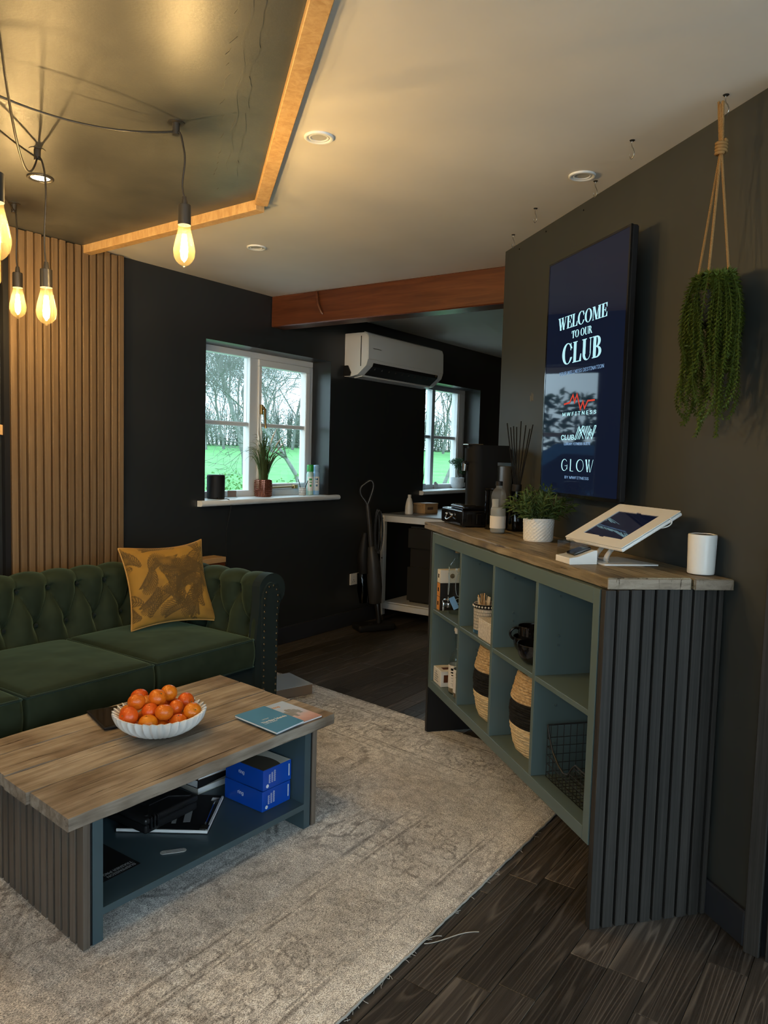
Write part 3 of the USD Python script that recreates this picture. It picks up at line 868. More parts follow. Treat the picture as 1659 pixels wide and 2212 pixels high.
def seat_cushion(x0, x1, seed, crown=.022):
    y0, y1, z0, z1 = SYF - .005, 3.07, .30, .448
    n = 44
    u = np.linspace(0, 1, n)
    U, V = np.meshgrid(u, u, indexing='ij')
    # superellipse section all round, closed by a top and bottom sheet
    def sheet(top_):
        e = lambda w: np.clip(1 - np.abs(2 * w - 1) ** 14, 0, 1) ** .35
        soft = e(U) * e(V)
        dome_ = (np.sin(PI * U) * np.sin(PI * V)) ** .6
        P = np.stack([x0 + .003 + (x1 - x0 - .006) * U, y0 + (y1 - y0) * V, U * 0], -1)
        nz = (meshkit.fbm(P * 7 + seed, 3, seed) - .5) * .012
        if top_:
            P[..., 2] = z1 - .014 + .014 * soft + crown * dome_ + nz * dome_
        else:
            P[..., 2] = z0 + .01 - .01 * soft
        return P
    A, Bm = sheet(True), sheet(False)
    rim = lambda P: np.concatenate([P[:, 0], P[-1, 1:], P[-2::-1, -1], P[0, -2:0:-1]])
    ra, rb = rim(A), rim(Bm)
    k = 8
    side_ = []
    for i in range(k + 1):
        w = i / k
        q = ra * (1 - w) + rb * w
        c = np.array([(x0 + x1) / 2, (y0 + y1) / 2, 0])
        d = q - c; d[:, 2] = 0; d /= np.linalg.norm(d, axis=1, keepdims=True)
        dd = np.zeros_like(d); ax = np.abs(d[:, 0]) / (x1 - x0) > np.abs(d[:, 1]) / (y1 - y0)
        dd[:, 1] = np.where(q[:, 1] < y0 + .02, -1, np.where(q[:, 1] > y1 - .02, 1, 0))
        side_.append(q + dd * .010 * math.sin(PI * w))
    sd = grid_mesh(np.stack(side_, 0), close_v=True)
    top_m, bot = grid_mesh(A), grid_mesh(Bm)
    body = cat([top_m, bot, sd]); body.merge_vertices(); body.fix_normals()
    pipe_t = tube(np.vstack([ra, ra[:2]]) + [0, 0, .001], .0045, 6)
    pipe_b = tube(np.vstack([rb, rb[:2]]), .0042, 6)
    return body, pipe_t, pipe_b


plain('velvet_pipe', (.012, .020, .016), .8, .15, sheen_weight=.4, sheen_tint=(.3, .5, .4))
for k, (a, b_) in enumerate(((1.94, 2.488), (1.392, 1.928), (.845, 1.380), (.64, .835))):
    bd, p1, p2 = seat_cushion(a, b_, 5 + k)
    q = M(sofa, 'seat_cushion', bd, 'velvet', 50)
    M(q, 'piping', p1, 'velvet_pipe', True); M(q, 'piping', p2, 'velvet_pipe', True)

# ================================================================ coffee table
TZ = .38
tb = T('coffee_table', 'low coffee table with thick reclaimed plank top, slatted ends and blue grey open shelf', 'coffee table')
q00, q10, q11, q01 = np.array([1.053, 1.660]), np.array([2.068, 1.632]), np.array([2.142, 2.292]), np.array([1.124, 2.305])


def tq(s, t):
    return (q00 * (1 - s) + q10 * s) * (1 - t) + (q01 * (1 - s) + q11 * s) * t


def board(s0, s1, t0, t1, z0, z1, seed, n=30, wob=.0025):
    S = np.linspace(s0, s1, n)
    nz = lambda k, amp: amp * (meshkit.noise(np.stack([S * 14 + seed * 7.3, S * 0 + k, S * 0], -1), seed) - .5) * 2
    ring = []
    ta_, tb_ = t0 + nz(1, wob * 1.2), t1 + nz(2, wob * 1.2)
    c = .002
    for tt, z, dz in ((ta_ + c, z1, 1), (tb_ - c, z1, 1), (tb_, z1 - .004, 0), (tb_, z0 + .003, 0), (tb_ - .004, z0, 0), (ta_ + .004, z0, 0), (ta_, z0 + .003, 0), (ta_, z1 - .004, 0)):
        p = np.array([tq(s, t) for s, t in zip(S, tt)])
        zz = z + (nz(5, .0012) if dz else 0 * S)
        ring.append(np.column_stack([p, zz]))
    P = np.stack(ring, 1)
    m = grid_mesh(P, close_v=True)
    caps = []
    for i, fl in ((0, False), (n - 1, True)):
        k = i * 8
        for j in range(1, 7):
            t_ = (k, k + j, k + j + 1)
            caps.append(t_ if fl else t_[::-1])
    m = trimesh.Trimesh(m.vertices, np.vstack([m.faces, caps]), process=False)
    m.fix_normals()
    return m


for k, (t0, t1, s0, s1, dz) in enumerate(((0.002, .332, 0.0, 1.0, 0.0), (.341, .557, -.008, .990, -.0006), (.566, .797, -.003, .996, -.001), (.806, 1.0, -.006, .995, -.0016))):
    M(tb, 'plank', board(s0, s1, t0, t1, TZ - .036, TZ + dz, 3 + k), 'reclaimed', 25)
# carcass: local frame with x along the table (slightly turned)
f0 = np.array([1.100, 1.668]); f1 = np.array([1.975, 1.640]); back = np.array([.062, .592])


def tl_(m):
    """carcass mesh drawn with x 0..1 along the front, y 0..1 to the back, to its place"""
    m = m.copy(); v = m.vertices
    p = f0 + np.outer(v[:, 0], f1 - f0) + np.outer(v[:, 1], back)
    m.vertices = np.column_stack([p, v[:, 2]]); return m


zt = TZ - .0365
mm = lambda x: x / .875
my = lambda y: y / .595
for x0 in (.024, .875 - .024 - .030):
    M(tb, 'side_panel', tl_(box(mm(x0), mm(x0 + .030), 0, 1, .011, zt)), 'table_paint', False)
M(tb, 'shelf', tl_(box(mm(.054), mm(.821), 0, 1, .080, .100)), 'table_paint', False)
M(tb, 'back_panel', tl_(box(mm(.054), mm(.821), .97, 1, .100, zt)), 'table_paint', False)
M(tb, 'backing', tl_(box(mm(.016), mm(.0235), .005, 1, .012, zt)), 'matte_black', False)
M(tb, 'backing', tl_(box(mm(.8515), mm(.859), .005, 1, .012, zt)), 'matte_black', False)
ns = 15
for k in range(ns):
    a = k * my(.0405)
    wd = my(.0285)
    M(tb, 'slat', tl_(box(mm(-.004), mm(.0155), a - (.004 if k == 0 else 0), a + wd, .011, zt)), 'slat_brown', False)
    M(tb, 'slat', tl_(box(mm(.8595), mm(.879), a - (.004 if k == 0 else 0), a + wd, .011, zt)), 'slat_brown', False)

# ================================================================ counter: shelf unit and worktop, in the frame of the television wall
cu = T('shelf_unit', 'grey green open shelf unit of eight compartments with slatted grey ends', 'shelf unit', CF(0, 0, 0), TBD)
U0, U1, VF = .026, 1.497, .370
ZB, ZT_ = .228, .950
g = 'green_paint'
M(cu, 'upright', box(U0, U0 + .034, .004, VF, ZB, ZT_, .001), g, False)
M(cu, 'upright', box(U1 - .034, U1, .004, VF, ZB, ZT_, .001), g, False)
M(cu, 'top_board', box(U0 + .034, U1 - .034, .004, VF, ZT_ - .045, ZT_, .001), g, False)
M(cu, 'bottom_board', box(U0 + .034, U1 - .034, .004, VF, ZB, .268, .001), g, False)
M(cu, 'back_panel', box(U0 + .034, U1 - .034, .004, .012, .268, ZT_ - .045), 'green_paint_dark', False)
ud = [.409, .767, 1.119]
for u in ud:
    M(cu, 'divider', box(u - .0095, u + .0095, .012, VF - .001, .268, ZT_ - .045, .001), g, False)
ue = [U0 + .034] + ud + [U1 - .034]
for a, b_ in zip(ue[:-1], ue[1:]):
    M(cu, 'shelf', box(a + (.0095 if a in ud else 0), b_ - (.0095 if b_ in ud else 0), .012, VF - .002, .585, .602, .001), g, False)
# slatted ends that reach the floor
for s, ua in ((-1, U0), (1, U1)):
    a0, a1 = (ua - .008, ua - .0005) if s < 0 else (ua + .0005, ua + .008)
    M(cu, 'backing', box(a0, a1, .004, VF - .004, .011 if s > 0 else 0.0, ZT_ + .002), 'matte_black', False)
    for k in range(10):
        v1 = VF - .0395 * k
        v0 = max(v1 - .0315, .0)
        b0, b1 = (a0 - .022, a0) if s < 0 else (a1, a1 + .018)
        M(cu, 'slat', box(b0, b1, v0, v1, .0105 if s > 0 else .0005, ZT_ + .002, .001), 'slat_grey', False)
for u in ud:
    for z in (.345, .375, .50, .70, .73, .86):
        for vv in (.09, .29):
            if rnd.random() < .6:
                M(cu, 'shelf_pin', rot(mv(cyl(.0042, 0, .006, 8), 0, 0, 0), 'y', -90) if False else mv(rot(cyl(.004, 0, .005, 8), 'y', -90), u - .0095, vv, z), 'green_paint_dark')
M(cu, 'bracket', tube([(.077, VF - .020, .903), (.066, VF - .014, .850)], .0042, 6), 'white_plastic', label='thin white strip inside the top corner')

wt = T('worktop', 'thick reclaimed wood plank worktop lying on the shelf unit', 'worktop', CF(0, 0, 0), TBD)


def cboard(u0, u1, v0, v1, z0, z1, seed):
    n = 46
    s = np.linspace(0, 1, n)
    nz = lambda k, a: a * 2 * (meshkit.fbm(np.stack([s * 22 + seed * 5.1, s * 0 + k, s * 0], -1), 3, seed) - .5)
    rows = []
    c = .004
    va, vb = v0 + nz(1, .0015), v1 + nz(2, .0070)
    for vv, z in ((va + c, z1 + 0 * s), (vb - c, z1 + nz(7, .001)), (vb, z1 - c + nz(3, .003)), (vb - .001, (z0 + z1) / 2 + 0 * s), (vb, z0 + .003 + 0 * s), (vb - .004, z0 + 0 * s), (va, z0 + 0 * s), (va, z1 - c + 0 * s)):
        rows.append(np.column_stack([u0 + (u1 - u0) * s, vv, z]))
    m = grid_mesh(np.stack(rows, 1), close_v=True)
    caps = []
    for i, fl in ((0, False), (n - 1, True)):
        k = i * 8
        for j in range(1, 7):
            t_ = (k, k + j, k + j + 1)
            caps.append(t_ if fl else t_[::-1])
    v = np.array(m.vertices); v[:, 0] -= .045 * (.36 - v[:, 1]) / .37 * np.clip(1 - v[:, 0] / .3, 0, 1)
    m = trimesh.Trimesh(v, np.vstack([m.faces, caps]), process=False); m.fix_normals()
    return m


M(wt, 'plank', cboard(.012, 1.658, .118, .361, ZT_ + .0025, .985, 2), 'counter_wood', 25)
M(wt, 'plank', cboard(.006, 1.66, -.004, .114, ZT_ + .0025, .983, 5), 'counter_wood', 25)
M(wt, 'plank', mv(cboard(.0045, .06, -.066, -.008, ZT_ + .0025, .984, 7), 0, 0, 0), 'counter_wood', 25) if False else None
for a, b_ in ((.121, .357), (.001, .110)):
    e = box(.0085 if a > .1 else .0025, .016, a, b_, ZT_ + .004, .9815, .001)
    e.vertices[:, 0] -= .045 * (.36 - e.vertices[:, 1]) / .37
    M(wt, 'end_grain', e, 'reclaimed_end', False, label='pale sawn end grain of the plank')
# ================================================================ lettering with thick stems and hair serifs
def serif_glyph(ch):
    s, h = .20, .050                          # stem, hairline
    def st(x, w=s, a=True, b_=True, y0=0, y1=1):
        q = [sbox(x, y0, x + w, y1)]
        if a: q.append(sbox(x - .07, y1 - h * .8, x + w + .07, y1))
        if b_: q.append(sbox(x - .07, y0, x + w + .07, y0 + h * .8))
        return unary_union(q)
    def ell(cx, cy, rx, ry): return affinity.scale(Point(cx, cy).buffer(1, 24), rx, ry)
    def dg(x0, y0, x1, y1, w): return Polygon([(x0, y0), (x0 + w, y0), (x1 + w, y1), (x1, y1)])
    def bowl(x, y0, y1, r, w):
        cy = (y0 + y1) / 2
        o = unary_union([sbox(x, y0, x + r * .35, y1), ell(x + r * .35, cy, r, (y1 - y0) / 2)]).intersection(sbox(x, -1, 9, 9))
        i = unary_union([sbox(x - 1, y0 + h, x + r * .3, y1 - h), ell(x + r * .30, cy, r - w * .85, (y1 - y0) / 2 - h)])
        return o.difference(i)
    if ch == 'L': g = [st(.07), sbox(.2, 0, .66, h), Polygon([(.66, 0), (.66, .36), (.61, .36), (.52, h), (.52, 0)])]
    elif ch == 'E': g = [st(.07), sbox(.2, 0, .64, h), sbox(.2, 1 - h, .62, 1), sbox(.2, .48, .48, .48 + h), sbox(.44, .36, .49, .66), Polygon([(.64, 0), (.64, .34), (.60, .34), (.5, h), (.5, 0)]), Polygon([(.62, 1), (.62, .68), (.58, .68), (.48, 1 - h), (.48, 1)])]
    elif ch == 'O': g = [ell(.42, .5, .42, .52).difference(ell(.42, .5, .22, .48))]
    elif ch == 'C': g = [ell(.42, .5, .42, .52).difference(ell(.45, .5, .24, .475)).difference(sbox(.60, .30, 1.2, .72)), sbox(.66, .64, .705, .99), dg(.62, .08, .69, .30, .045)]
    elif ch == 'U': g = [st(.07, b_=False, y0=.28), st(.60, h, b_=False, y0=.28), ell(.36, .30, .29, .32).difference(ell(.43, .32, .185, .29)).intersection(sbox(-1, -1, 2, .31))]
    elif ch == 'T': g = [st(.27, a=False), sbox(.0, 1 - h, .74, 1), Polygon([(0, 1), (0, .66), (.04, .66), (.12, 1 - h), (.12, 1)]), Polygon([(.74, 1), (.74, .66), (.70, .66), (.62, 1 - h), (.62, 1)])]
    elif ch == 'B': g = [st(.07), bowl(.2, .49, 1, .28, s), bowl(.2, 0, .53, .33, s)]
    elif ch == 'R': g = [st(.07), bowl(.2, .46, 1, .30, s), dg(.58, 0, .34, .5, .20), sbox(.55, 0, .84, h)]
    elif ch == 'W': g = [dg(.23, 0, .02, 1, .19), dg(.30, 0, .52, 1, .05), dg(.62, 0, .41, 1, .19), dg(.70, 0, .93, 1, .05), sbox(-.05, 1 - h * .8, .28, 1), sbox(.36, 1 - h * .8, .66, 1), sbox(.84, 1 - h * .8, 1.06, 1)]
    elif ch == 'M': g = [st(.07, h), dg(.40, 0, .09, 1, .19), dg(.46, 0, .70, 1, .05), st(.70, s), sbox(.0, 1 - h * .8, .25, 1)]
    else: return None, .30
    g = unary_union(g)
    return g, g.bounds[2] + .045


def serif(word, x0, x1, z0, h, depth=.0006):
    x, out = 0, []
    for ch in word:
        g, adv = serif_glyph(ch)
        if g is not None:
            out.append(affinity.translate(g, x, 0))
        x += adv
    g = unary_union(out); b_ = g.bounds
    g = affinity.translate(g, -b_[0], 0)
    g = affinity.scale(g, (x1 - x0) / (b_[2] - b_[0]), h, origin=(0, 0))
    m = extr(g, depth)
    return xz(mv(m, x0, z0, 0))


def line_text(word, x0, x1, z0, h, bold=False, depth=.0005):
    m = txt(word, h, depth, bold)
    v = np.array(m.vertices); v[:, 0] -= v[:, 0].min(); v[:, 0] *= (x1 - x0) / v[:, 0].max(); v[:, 0] += x0; v[:, 1] += z0
    m.vertices = v
    return xz(m)


# ================================================================ television
tv = T('television', 'tall black wall mounted television showing a navy welcome screen', 'television', CF(1.010, .080), TBD + 180)
TW, TZ0, TZ1 = .578, 1.160, 2.064
M(tv, 'housing', box(0, TW, .004, .030, TZ0, TZ1, .005), 'matte_black')
mat('tv_screen', {'p': ('principled_bsdf', {'base_color': (.004, .006, .012), 'roughness': .03, 'specular_ior_level': .34, 'emission_color': (.010, .022, .075), 'emission_strength': .24})})
emit('tv_text', (.53, .93, 1.0), .92)
emit('tv_text_dim', (.35, .60, .95), .62)
emit('tv_red', (1.0, .10, .06), .62)
bz = .008
M(tv, 'bezel', cat([box(0, TW, -.001, .006, TZ0, TZ0 + bz * 1.6), box(0, TW, -.001, .006, TZ1 - bz, TZ1), box(0, bz, -.001, .006, TZ0 + bz, TZ1 - bz), box(TW - bz, TW, -.001, .006, TZ0 + bz, TZ1 - bz)]), 'gloss_black', False)
scr = M(tv, 'screen', box(bz, TW - bz, 0, .004, TZ0 + bz * 1.6, TZ1 - bz), 'tv_screen', False, label='glossy navy screen')
M(tv, 'wall_bracket', box(.15, .43, .030, .094, 1.35, 1.85), 'matte_black', False)
w = lambda m: mv(m, 0, -.0002, 0)
M(scr, 'lettering', w(serif('WELCOME', .098, .454, 1.791, .047)), 'tv_text', False)
M(scr, 'lettering', w(serif('TO OUR', .209, .359, 1.749, .027)), 'tv_text', False)
M(scr, 'lettering', w(serif('CLUB', .142, .426, 1.658, .076)), 'tv_text', False)
M(scr, 'lettering', w(line_text('YOUR WELLNESS DESTINATION', .124, .449, 1.618, .013)), 'tv_text_dim', False)
hb = [(.173, 1.508), (.216, 1.512), (.240, 1.539), (.254, 1.511), (.270, 1.539), (.299, 1.484), (.316, 1.511), (.329, 1.485), (.350, 1.511), (.398, 1.511)]
M(scr, 'heartbeat_logo', w(xz(ribbon(hb, .0062, .0006))), 'tv_red', False)
M(scr, 'lettering', w(line_text('M W F I T N E S S', .164, .412, 1.463, .013, True)), 'tv_text', False)
M(scr, 'lettering', w(line_text('CLUB', .161, .262, 1.374, .018, True)), 'tv_text', False)
x0, zb_, hh = .266, 1.375, .046
lg = []
mw = lambda s, t: (x0 + s * .151, zb_ + t * hh)
for pts in ([(0, 0), (.20, 1), (.42, .02)], [(.075, 0), (.225, .78), (.30, .42)], [(.16, 0), (.36, 1), (.56, 0)], [(.235, .0), (.385, .75), (.47, .34)], [(0, 0), (.08, 0)],
            [(.44, 1), (.64, 0), (.80, .75)], [(.53, 1), (.655, .32), (.70, .55)], [(.60, 1), (.82, 0), (1.0, 1)], [(.68, 1), (.83, .3), (.93, 1)], [(.92, 1), (1.0, 1)], [(.36, 1), (.44, 1)]):
    lg.append(LineString([mw(*p) for p in pts]).buffer(.0017, cap_style='flat', join_style='mitre'))
M(scr, 'mark', w(xz(extr(unary_union(lg), .0006))), 'tv_text', False)
M(scr, 'lettering', w(line_text('LUXURY FITNESS SUITE', .187, .381, 1.354, .009, True)), 'tv_text_dim', False)
ell = lambda cx, cz, rx, rz: affinity.scale(Point(cx, cz).buffer(1, 32), rx, rz)
gz, gh = 1.257, .045
gl = [ell(.196, gz + gh / 2, .0235, gh / 2).difference(ell(.1985, gz + gh / 2, .0195, gh / 2 - .002)).difference(sbox(.206, gz + .024, .24, gz + .036)), sbox(.200, gz + .019, .2195, gz + .0205), sbox(.2175, gz + .006, .2195, gz + .0205),
      sbox(.241, gz, .2475, gz + gh), sbox(.241, gz, .266, gz + .002),
      ell(.314, gz + gh / 2, .027, gh / 2).difference(ell(.3165, gz + gh / 2, .0225, gh / 2 - .002))]
for k, (a, c, wd) in enumerate(((.353, .367, .010), (.374, .386, .0035), (.381, .3675, .0028), (.406, .389, .0020))):
    gl.append(Polygon([(a, gz + gh), (a + wd, gz + gh), (c + wd * .6, gz), (c, gz)]))
M(scr, 'lettering', w(xz(extr(unary_union(gl), .0006))), 'tv_text', False)
M(scr, 'lettering', w(line_text('BY MWFITNESS', .203, .381, 1.229, .010)), 'tv_text_dim', False)

# ================================================================ air conditioner
ac = T('air_conditioner', 'white wall mounted air conditioner beside the window', 'air conditioner', (4.402, YA, 1.858))
pr = Polygon([(0, .0), (0, .308), (.170, .308), (.196, .296), (.205, .270), (.208, .11), (.196, .075), (.120, .012), (.06, .0)]).buffer(-.004).buffer(.004)
def run_x(poly, L):
    m = extr(poly, L); v = np.array(m.vertices); m.vertices = np.stack([v[:, 2], -v[:, 0], v[:, 1]], 1); m.fix_normals(); return m
M(ac, 'casing', run_x(pr, 1.045), 'white_plastic', 35)
vent = Polygon([(.125, .020), (.190, .070), (.199, .070 + .012), (.199, .086), (.128, .030)])
M(ac, 'air_outlet', mv(run_x(Polygon([(.128, .014), (.199, .072), (.2045, .102), (.200, .102), (.120, .035)]), .90), .075, 0, 0), 'matte_black', 30)
M(ac, 'front_panel', mv(run_x(Polygon([(.205, .118), (.213, .118), (.210, .272), (.198, .302), (.17, .315), (.17, .309), (.196, .298), (.204, .272)]), 1.04), .0025, 0, 0), 'white_plastic', 35)
M(ac, 'flap', mv(run_x(Polygon([(.045, -.006), (.118, .004), (.120, .010), (.045, .0)]), .93), .06, 0, 0), 'white_plastic', 30)
for k in range(9):
    M(ac, 'louvre', mv(box(0, .003, -.190, -.150, .052, .082), .12 + .09 * k, 0, 0), 'rubber', False)
M(ac, 'side_clip', box(-.0015, .001, -.150, -.143, .07, .285, .0005), 'dark_metal', False)
M(ac, 'display_light', mv(trimesh.creation.icosphere(1, .006), .945, -.204, .088), 'brass', True)
M(ac, 'name_plate', xz(mv(txt('Panasonic', .010, .0005), .07, .20, .2115)) if False else box(.06, .16, -.2125, -.2100, .196, .200), 'steel', False)
M(ac, 'corner_bracket', mv(run_x(Polygon([(0, .0), (0, .075), (.035, .075), (.062, .025), (.055, .0)]), .012), -.0125, 0, .004), 'matte_black', 30)

# ================================================================ hanging planter and ceiling hooks
plain('jute', (.27, .155, .06), .9, .1)
leafmat('leaf_trail', (.070, .100, .012), (.16, .20, .040), .2)
hp = T('hanging_planter', 'trailing green artificial plant hanging by jute ropes from a ceiling hook', 'hanging plant', CF(.029, .068), TBD + 180)
# local: +x towards the picture's right, +y to the wall
M(hp, 'pot', lathe([(0, 1.675), (.040, 1.675), (.048, 1.69), (.054, 1.765), (.050, 1.765), (.044, 1.69), (0, 1.68)], 28), 'matte_black', True)


def twist(a, b_, r=.0042, turns=20, n=120, sway=.0):
    t = np.linspace(0, 1, n)
    p = np.outer(1 - t, a) + np.outer(t, b_)
    p[:, 0] += sway * np.sin(PI * t)
    out = []
    for ph in (0, 2.09, 4.19):
        q = p.copy(); q[:, 0] += r * .55 * np.cos(2 * PI * turns * t + ph); q[:, 1] += r * .55 * np.sin(2 * PI * turns * t + ph)
        out.append(tube(q, r * .62, 5))
    return cat(out)


kn = (.000, .0, 2.150)
for q in ((-.060, -.012, 1.772), (.014, -.030, 1.772), (.054, .010, 1.772)):
    M(hp, 'rope', twist(kn, q, .0036, 26, 150), 'jute', True)
for q in ((-.007, -.010, 2.272), (.002, -.012, 2.262), (.008, -.009, 2.268)):
    M(hp, 'rope', twist((kn[0] + q[0] * .6, kn[1], 2.152), q, .0038, 9, 60), 'jute', True)
kt = [tube([(kn[0] + .0125 * math.cos(a), kn[1] + .0125 * math.sin(a), 2.168 - .034 * (a / (8 * PI))) for a in np.linspace(0, 8 * PI, 90)], .0048, 6)]
M(hp, 'knot', cat(kt), 'jute', True)
r = np.random.default_rng(12)
nst = 78
for k in range(nst):
    a = 2 * PI * k / nst * 5.0 + r.normal() * .2
    Rr = .084 * (0.62 + .38 * r.random())
    tx, ty = Rr * math.cos(a) * 1.05, Rr * math.sin(a) * .62
    ln = r.choice([.14, .18, .23, .27, .31, .345]) * (.9 + .25 * r.random())
    if abs(tx) > .085: ln *= .8 + .4 * r.random()
    s0 = np.array([tx * .45, ty * .45, 1.768])
    pts = np.array([s0, [tx * .8, ty * .8, 1.812 - .02 * r.random()], [tx * 1.05, ty * 1.05, 1.768], [tx * 1.10 + .012 * r.normal(), ty * 1.1, 1.72 - ln * .3], [tx * 1.08 + .02 * r.normal(), ty * 1.08 + .005 * r.normal(), 1.74 - ln * .7], [tx * 1.05 + .028 * r.normal() - .014, ty * 1.05 + .008 * r.normal(), 1.76 - ln]])
    c_ = spline(pts, 40)
    ms = [tube(c_, np.linspace(.0016, .0007, 40), 4, cap=False)]
    tan = np.gradient(c_, axis=0); tan /= np.linalg.norm(tan, axis=1, keepdims=True)
    V, Fc = [], []
    m_ = int(46 * np.sum(np.linalg.norm(np.diff(c_, axis=0), axis=1)) / .26)
    for j in range(m_):
        t_ = j / m_ * 38.9; i0 = int(t_); p = c_[i0] * (1 - t_ + i0) + c_[i0 + 1] * (t_ - i0); d = tan[i0]
        for ph in (0, 2.1, 4.2):
            an = ph + j * .9
            e1 = np.cross(d, [0.3, 1, .2]); e1 /= np.linalg.norm(e1); e2 = np.cross(d, e1)
            o = math.cos(an) * e1 + math.sin(an) * e2
            lf = .0185 * (1 - .45 * j / m_) * (.85 + .3 * r.random())
            tip = p + o * lf * .80 + d * lf * .62
            sd_ = np.cross(d, o) * .0022
            b0 = len(V)
            mid = p + (tip - p) * .45
            V += [p, mid + sd_ * 1.3, tip, mid - sd_ * 1.3]; Fc += [(b0, b0 + 1, b0 + 2), (b0, b0 + 2, b0 + 3)]
    ms.append(trimesh.Trimesh(np.array(V), np.array(Fc), process=False))
    M(hp, 'trailing_stem', cat(ms), 'leaf_trail', False)


def hook_mesh():
    a = np.linspace(0, 1, 10)
    pts = [(0, 0, 0), (0, 0, -.018), (.004, 0, -.024), (.010, 0, -.032)] + [(.002 + .0125 * math.cos(t), 0, -.043 + .0125 * math.sin(t)) for t in np.linspace(.8, -3.6, 14)]
    return tube(spline(pts, 30), .0017, 6)


hks = [((.030, .062), 'steel ceiling hook that holds the jute rope of the hanging plant'), ((.365, .134), 'empty steel ceiling hook next to the hanging plant, nearest of the empty hooks'), ((.710, .062), 'empty steel ceiling hook just below the white downlight at the right'),
       ((1.051, .131), 'empty steel ceiling hook midway over the television, second from the far corner'), ((1.411, .066), 'empty steel ceiling hook nearest the far corner of the television wall')]
for (u, v_), lb in hks:
    p = T('ceiling_hook', lb, 'hook', CF(u, v_, ZC), TBD + 180, group=None)
    M(p, 'hook', hook_mesh(), 'steel', True)
    M(p, 'base_plate', lathe([(0, -.003), (.006, -.0025), (.0085, 0)], 16), 'dark_metal')
for k, (u, z) in enumerate(((.93, 2.262), (1.25, 2.268), (1.52, 2.262))):
    top('wall_screw', rot(cyl(.0035, 0, .004, 10), 'x', 0) if False else mv(rot(rot(cyl(.0035, 0, .004, 10), 'x', -90), 'z', TBD), *CF(u, -.0148, z)), 'dark_metal',
        ['small screw head high in the wall above the far half of the television', 'small screw head in the wall under the ceiling left of the television', 'small screw head in the wall close to the far corner'][k], 'screw')
# ================================================================ on the worktop
WZ = .9855
plain('white_gloss', (.72, .71, .68), .22)
plain('label_paper', (.62, .58, .52), .7)
plain('clear_plastic', (.9, .95, .95), .06, .5)
pane('clear_glass', (.90, .94, .94), .02)
pane('dark_glass', (.10, .11, .10), .03, 1.5)
pane('water_tint', (.62, .66, .66), .02, 1.33)
plain('ink', (.012, .012, .012), .8, .1)
plain('ink_grey', (.25, .25, .25), .6)

dr = T('capsule_drawer', 'glossy black coffee capsule drawer at the far end of the worktop under the coffee machine', 'drawer', CF(1.368, .282, WZ), TBD)
M(dr, 'casing', rbox(0, .278, -.262, -.004, .004, .074, .006), 'gloss_black')
M(dr, 'drawer_front', box(.006, .272, -.005, .0, .008, .064, .002), 'gloss_black')
hnd = M(dr, 'handle', tube(spline([(.105, .003, .046), (.118, .016, .032), (.140, .020, .026), (.162, .016, .032), (.175, .003, .046)], 18), .0032, 8), 'chrome', True, label='curved chrome handle')
for x in (.105, .175):
    M(dr, 'knob', mv(trimesh.creation.icosphere(2, .008), x, .006, .048), 'chrome', True)
for k in range(5):
    M(dr, 'side_rib', box(-.003, .002, -.235 + .046 * k, -.211 + .046 * k, .014, .060, .003), 'gloss_black')
M(dr, 'foot', cat([cyl(.008, 0, .005, 12, at=(x, y)) for x in (.02, .258) for y in (-.24, -.02)]), 'rubber')

cm = T('coffee_machine', 'matte black capsule coffee machine with a ribbed water tank standing on the black drawer', 'coffee machine', CF(1.505, .105, WZ + .0742), TBD)
M(cm, 'base_plate', rbox(-.085, .085, -.090, .150, 0, .018, .006), 'gloss_black')
M(cm, 'drip_grid', box(-.05, .05, .075, .145, .018, .021, .001), 'chrome')
colm = extr(Polygon([(.056 * math.cos(a), .050 + .056 * math.sin(a)) for a in np.linspace(0, PI, 24)] + [(-.056, -.02), (.056, -.02)]), .200)
M(cm, 'column', mv(colm, 0, 0, .018), 'machine_black', 40)
hd = Polygon([(.060 * math.cos(a), .055 + .060 * math.sin(a)) for a in np.linspace(0, PI, 24)] + [(-.060, -.092), (.060, -.092)])
hm_ = extr(hd, .062)
M(cm, 'head', mv(hm_, 0, 0, .218), 'machine_black', 40)
M(cm, 'head_top', mv(extr(hd.buffer(-.012), .016), 0, 0, .280), 'machine_black', 40)
M(cm, 'lever', rbox(-.030, .030, .04, .118, .293, .301, .003), 'chrome')
M(cm, 'spout', mv(lathe([(0, .0), (.013, .0), (.016, .035), (0, .035)], 20), 0, .118, .176), 'chrome')
M(cm, 'spout_mount', box(-.018, .018, .095, .125, .205, .222, .004), 'machine_black')
tk = [(.046 + .0012 * (k % 2), .02 + .0035 * k) for k in range(53)]
M(cm, 'water_tank', mv(lathe([(0, .02)] + tk + [(0, .204)], 36), .0, -.060, 0), 'brass_tank', 60) if False else None
plain('tank_dark', (.09, .075, .055), .25, .6)
M(cm, 'water_tank', mv(lathe([(0, .018)] + tk + [(0, .204)], 36), 0, -.070, 0), 'tank_dark', 60, label='ribbed brownish water tank')


def bottle_profile(pts, n=40):
    from scipy.interpolate import PchipInterpolator as PC
    p = np.array(pts, float); d = np.linspace(0, 1, len(p)); t = np.linspace(0, 1, n)
    return np.column_stack([np.maximum(PC(d, p[:, 0])(t), 0), PC(d, p[:, 1])(t)])


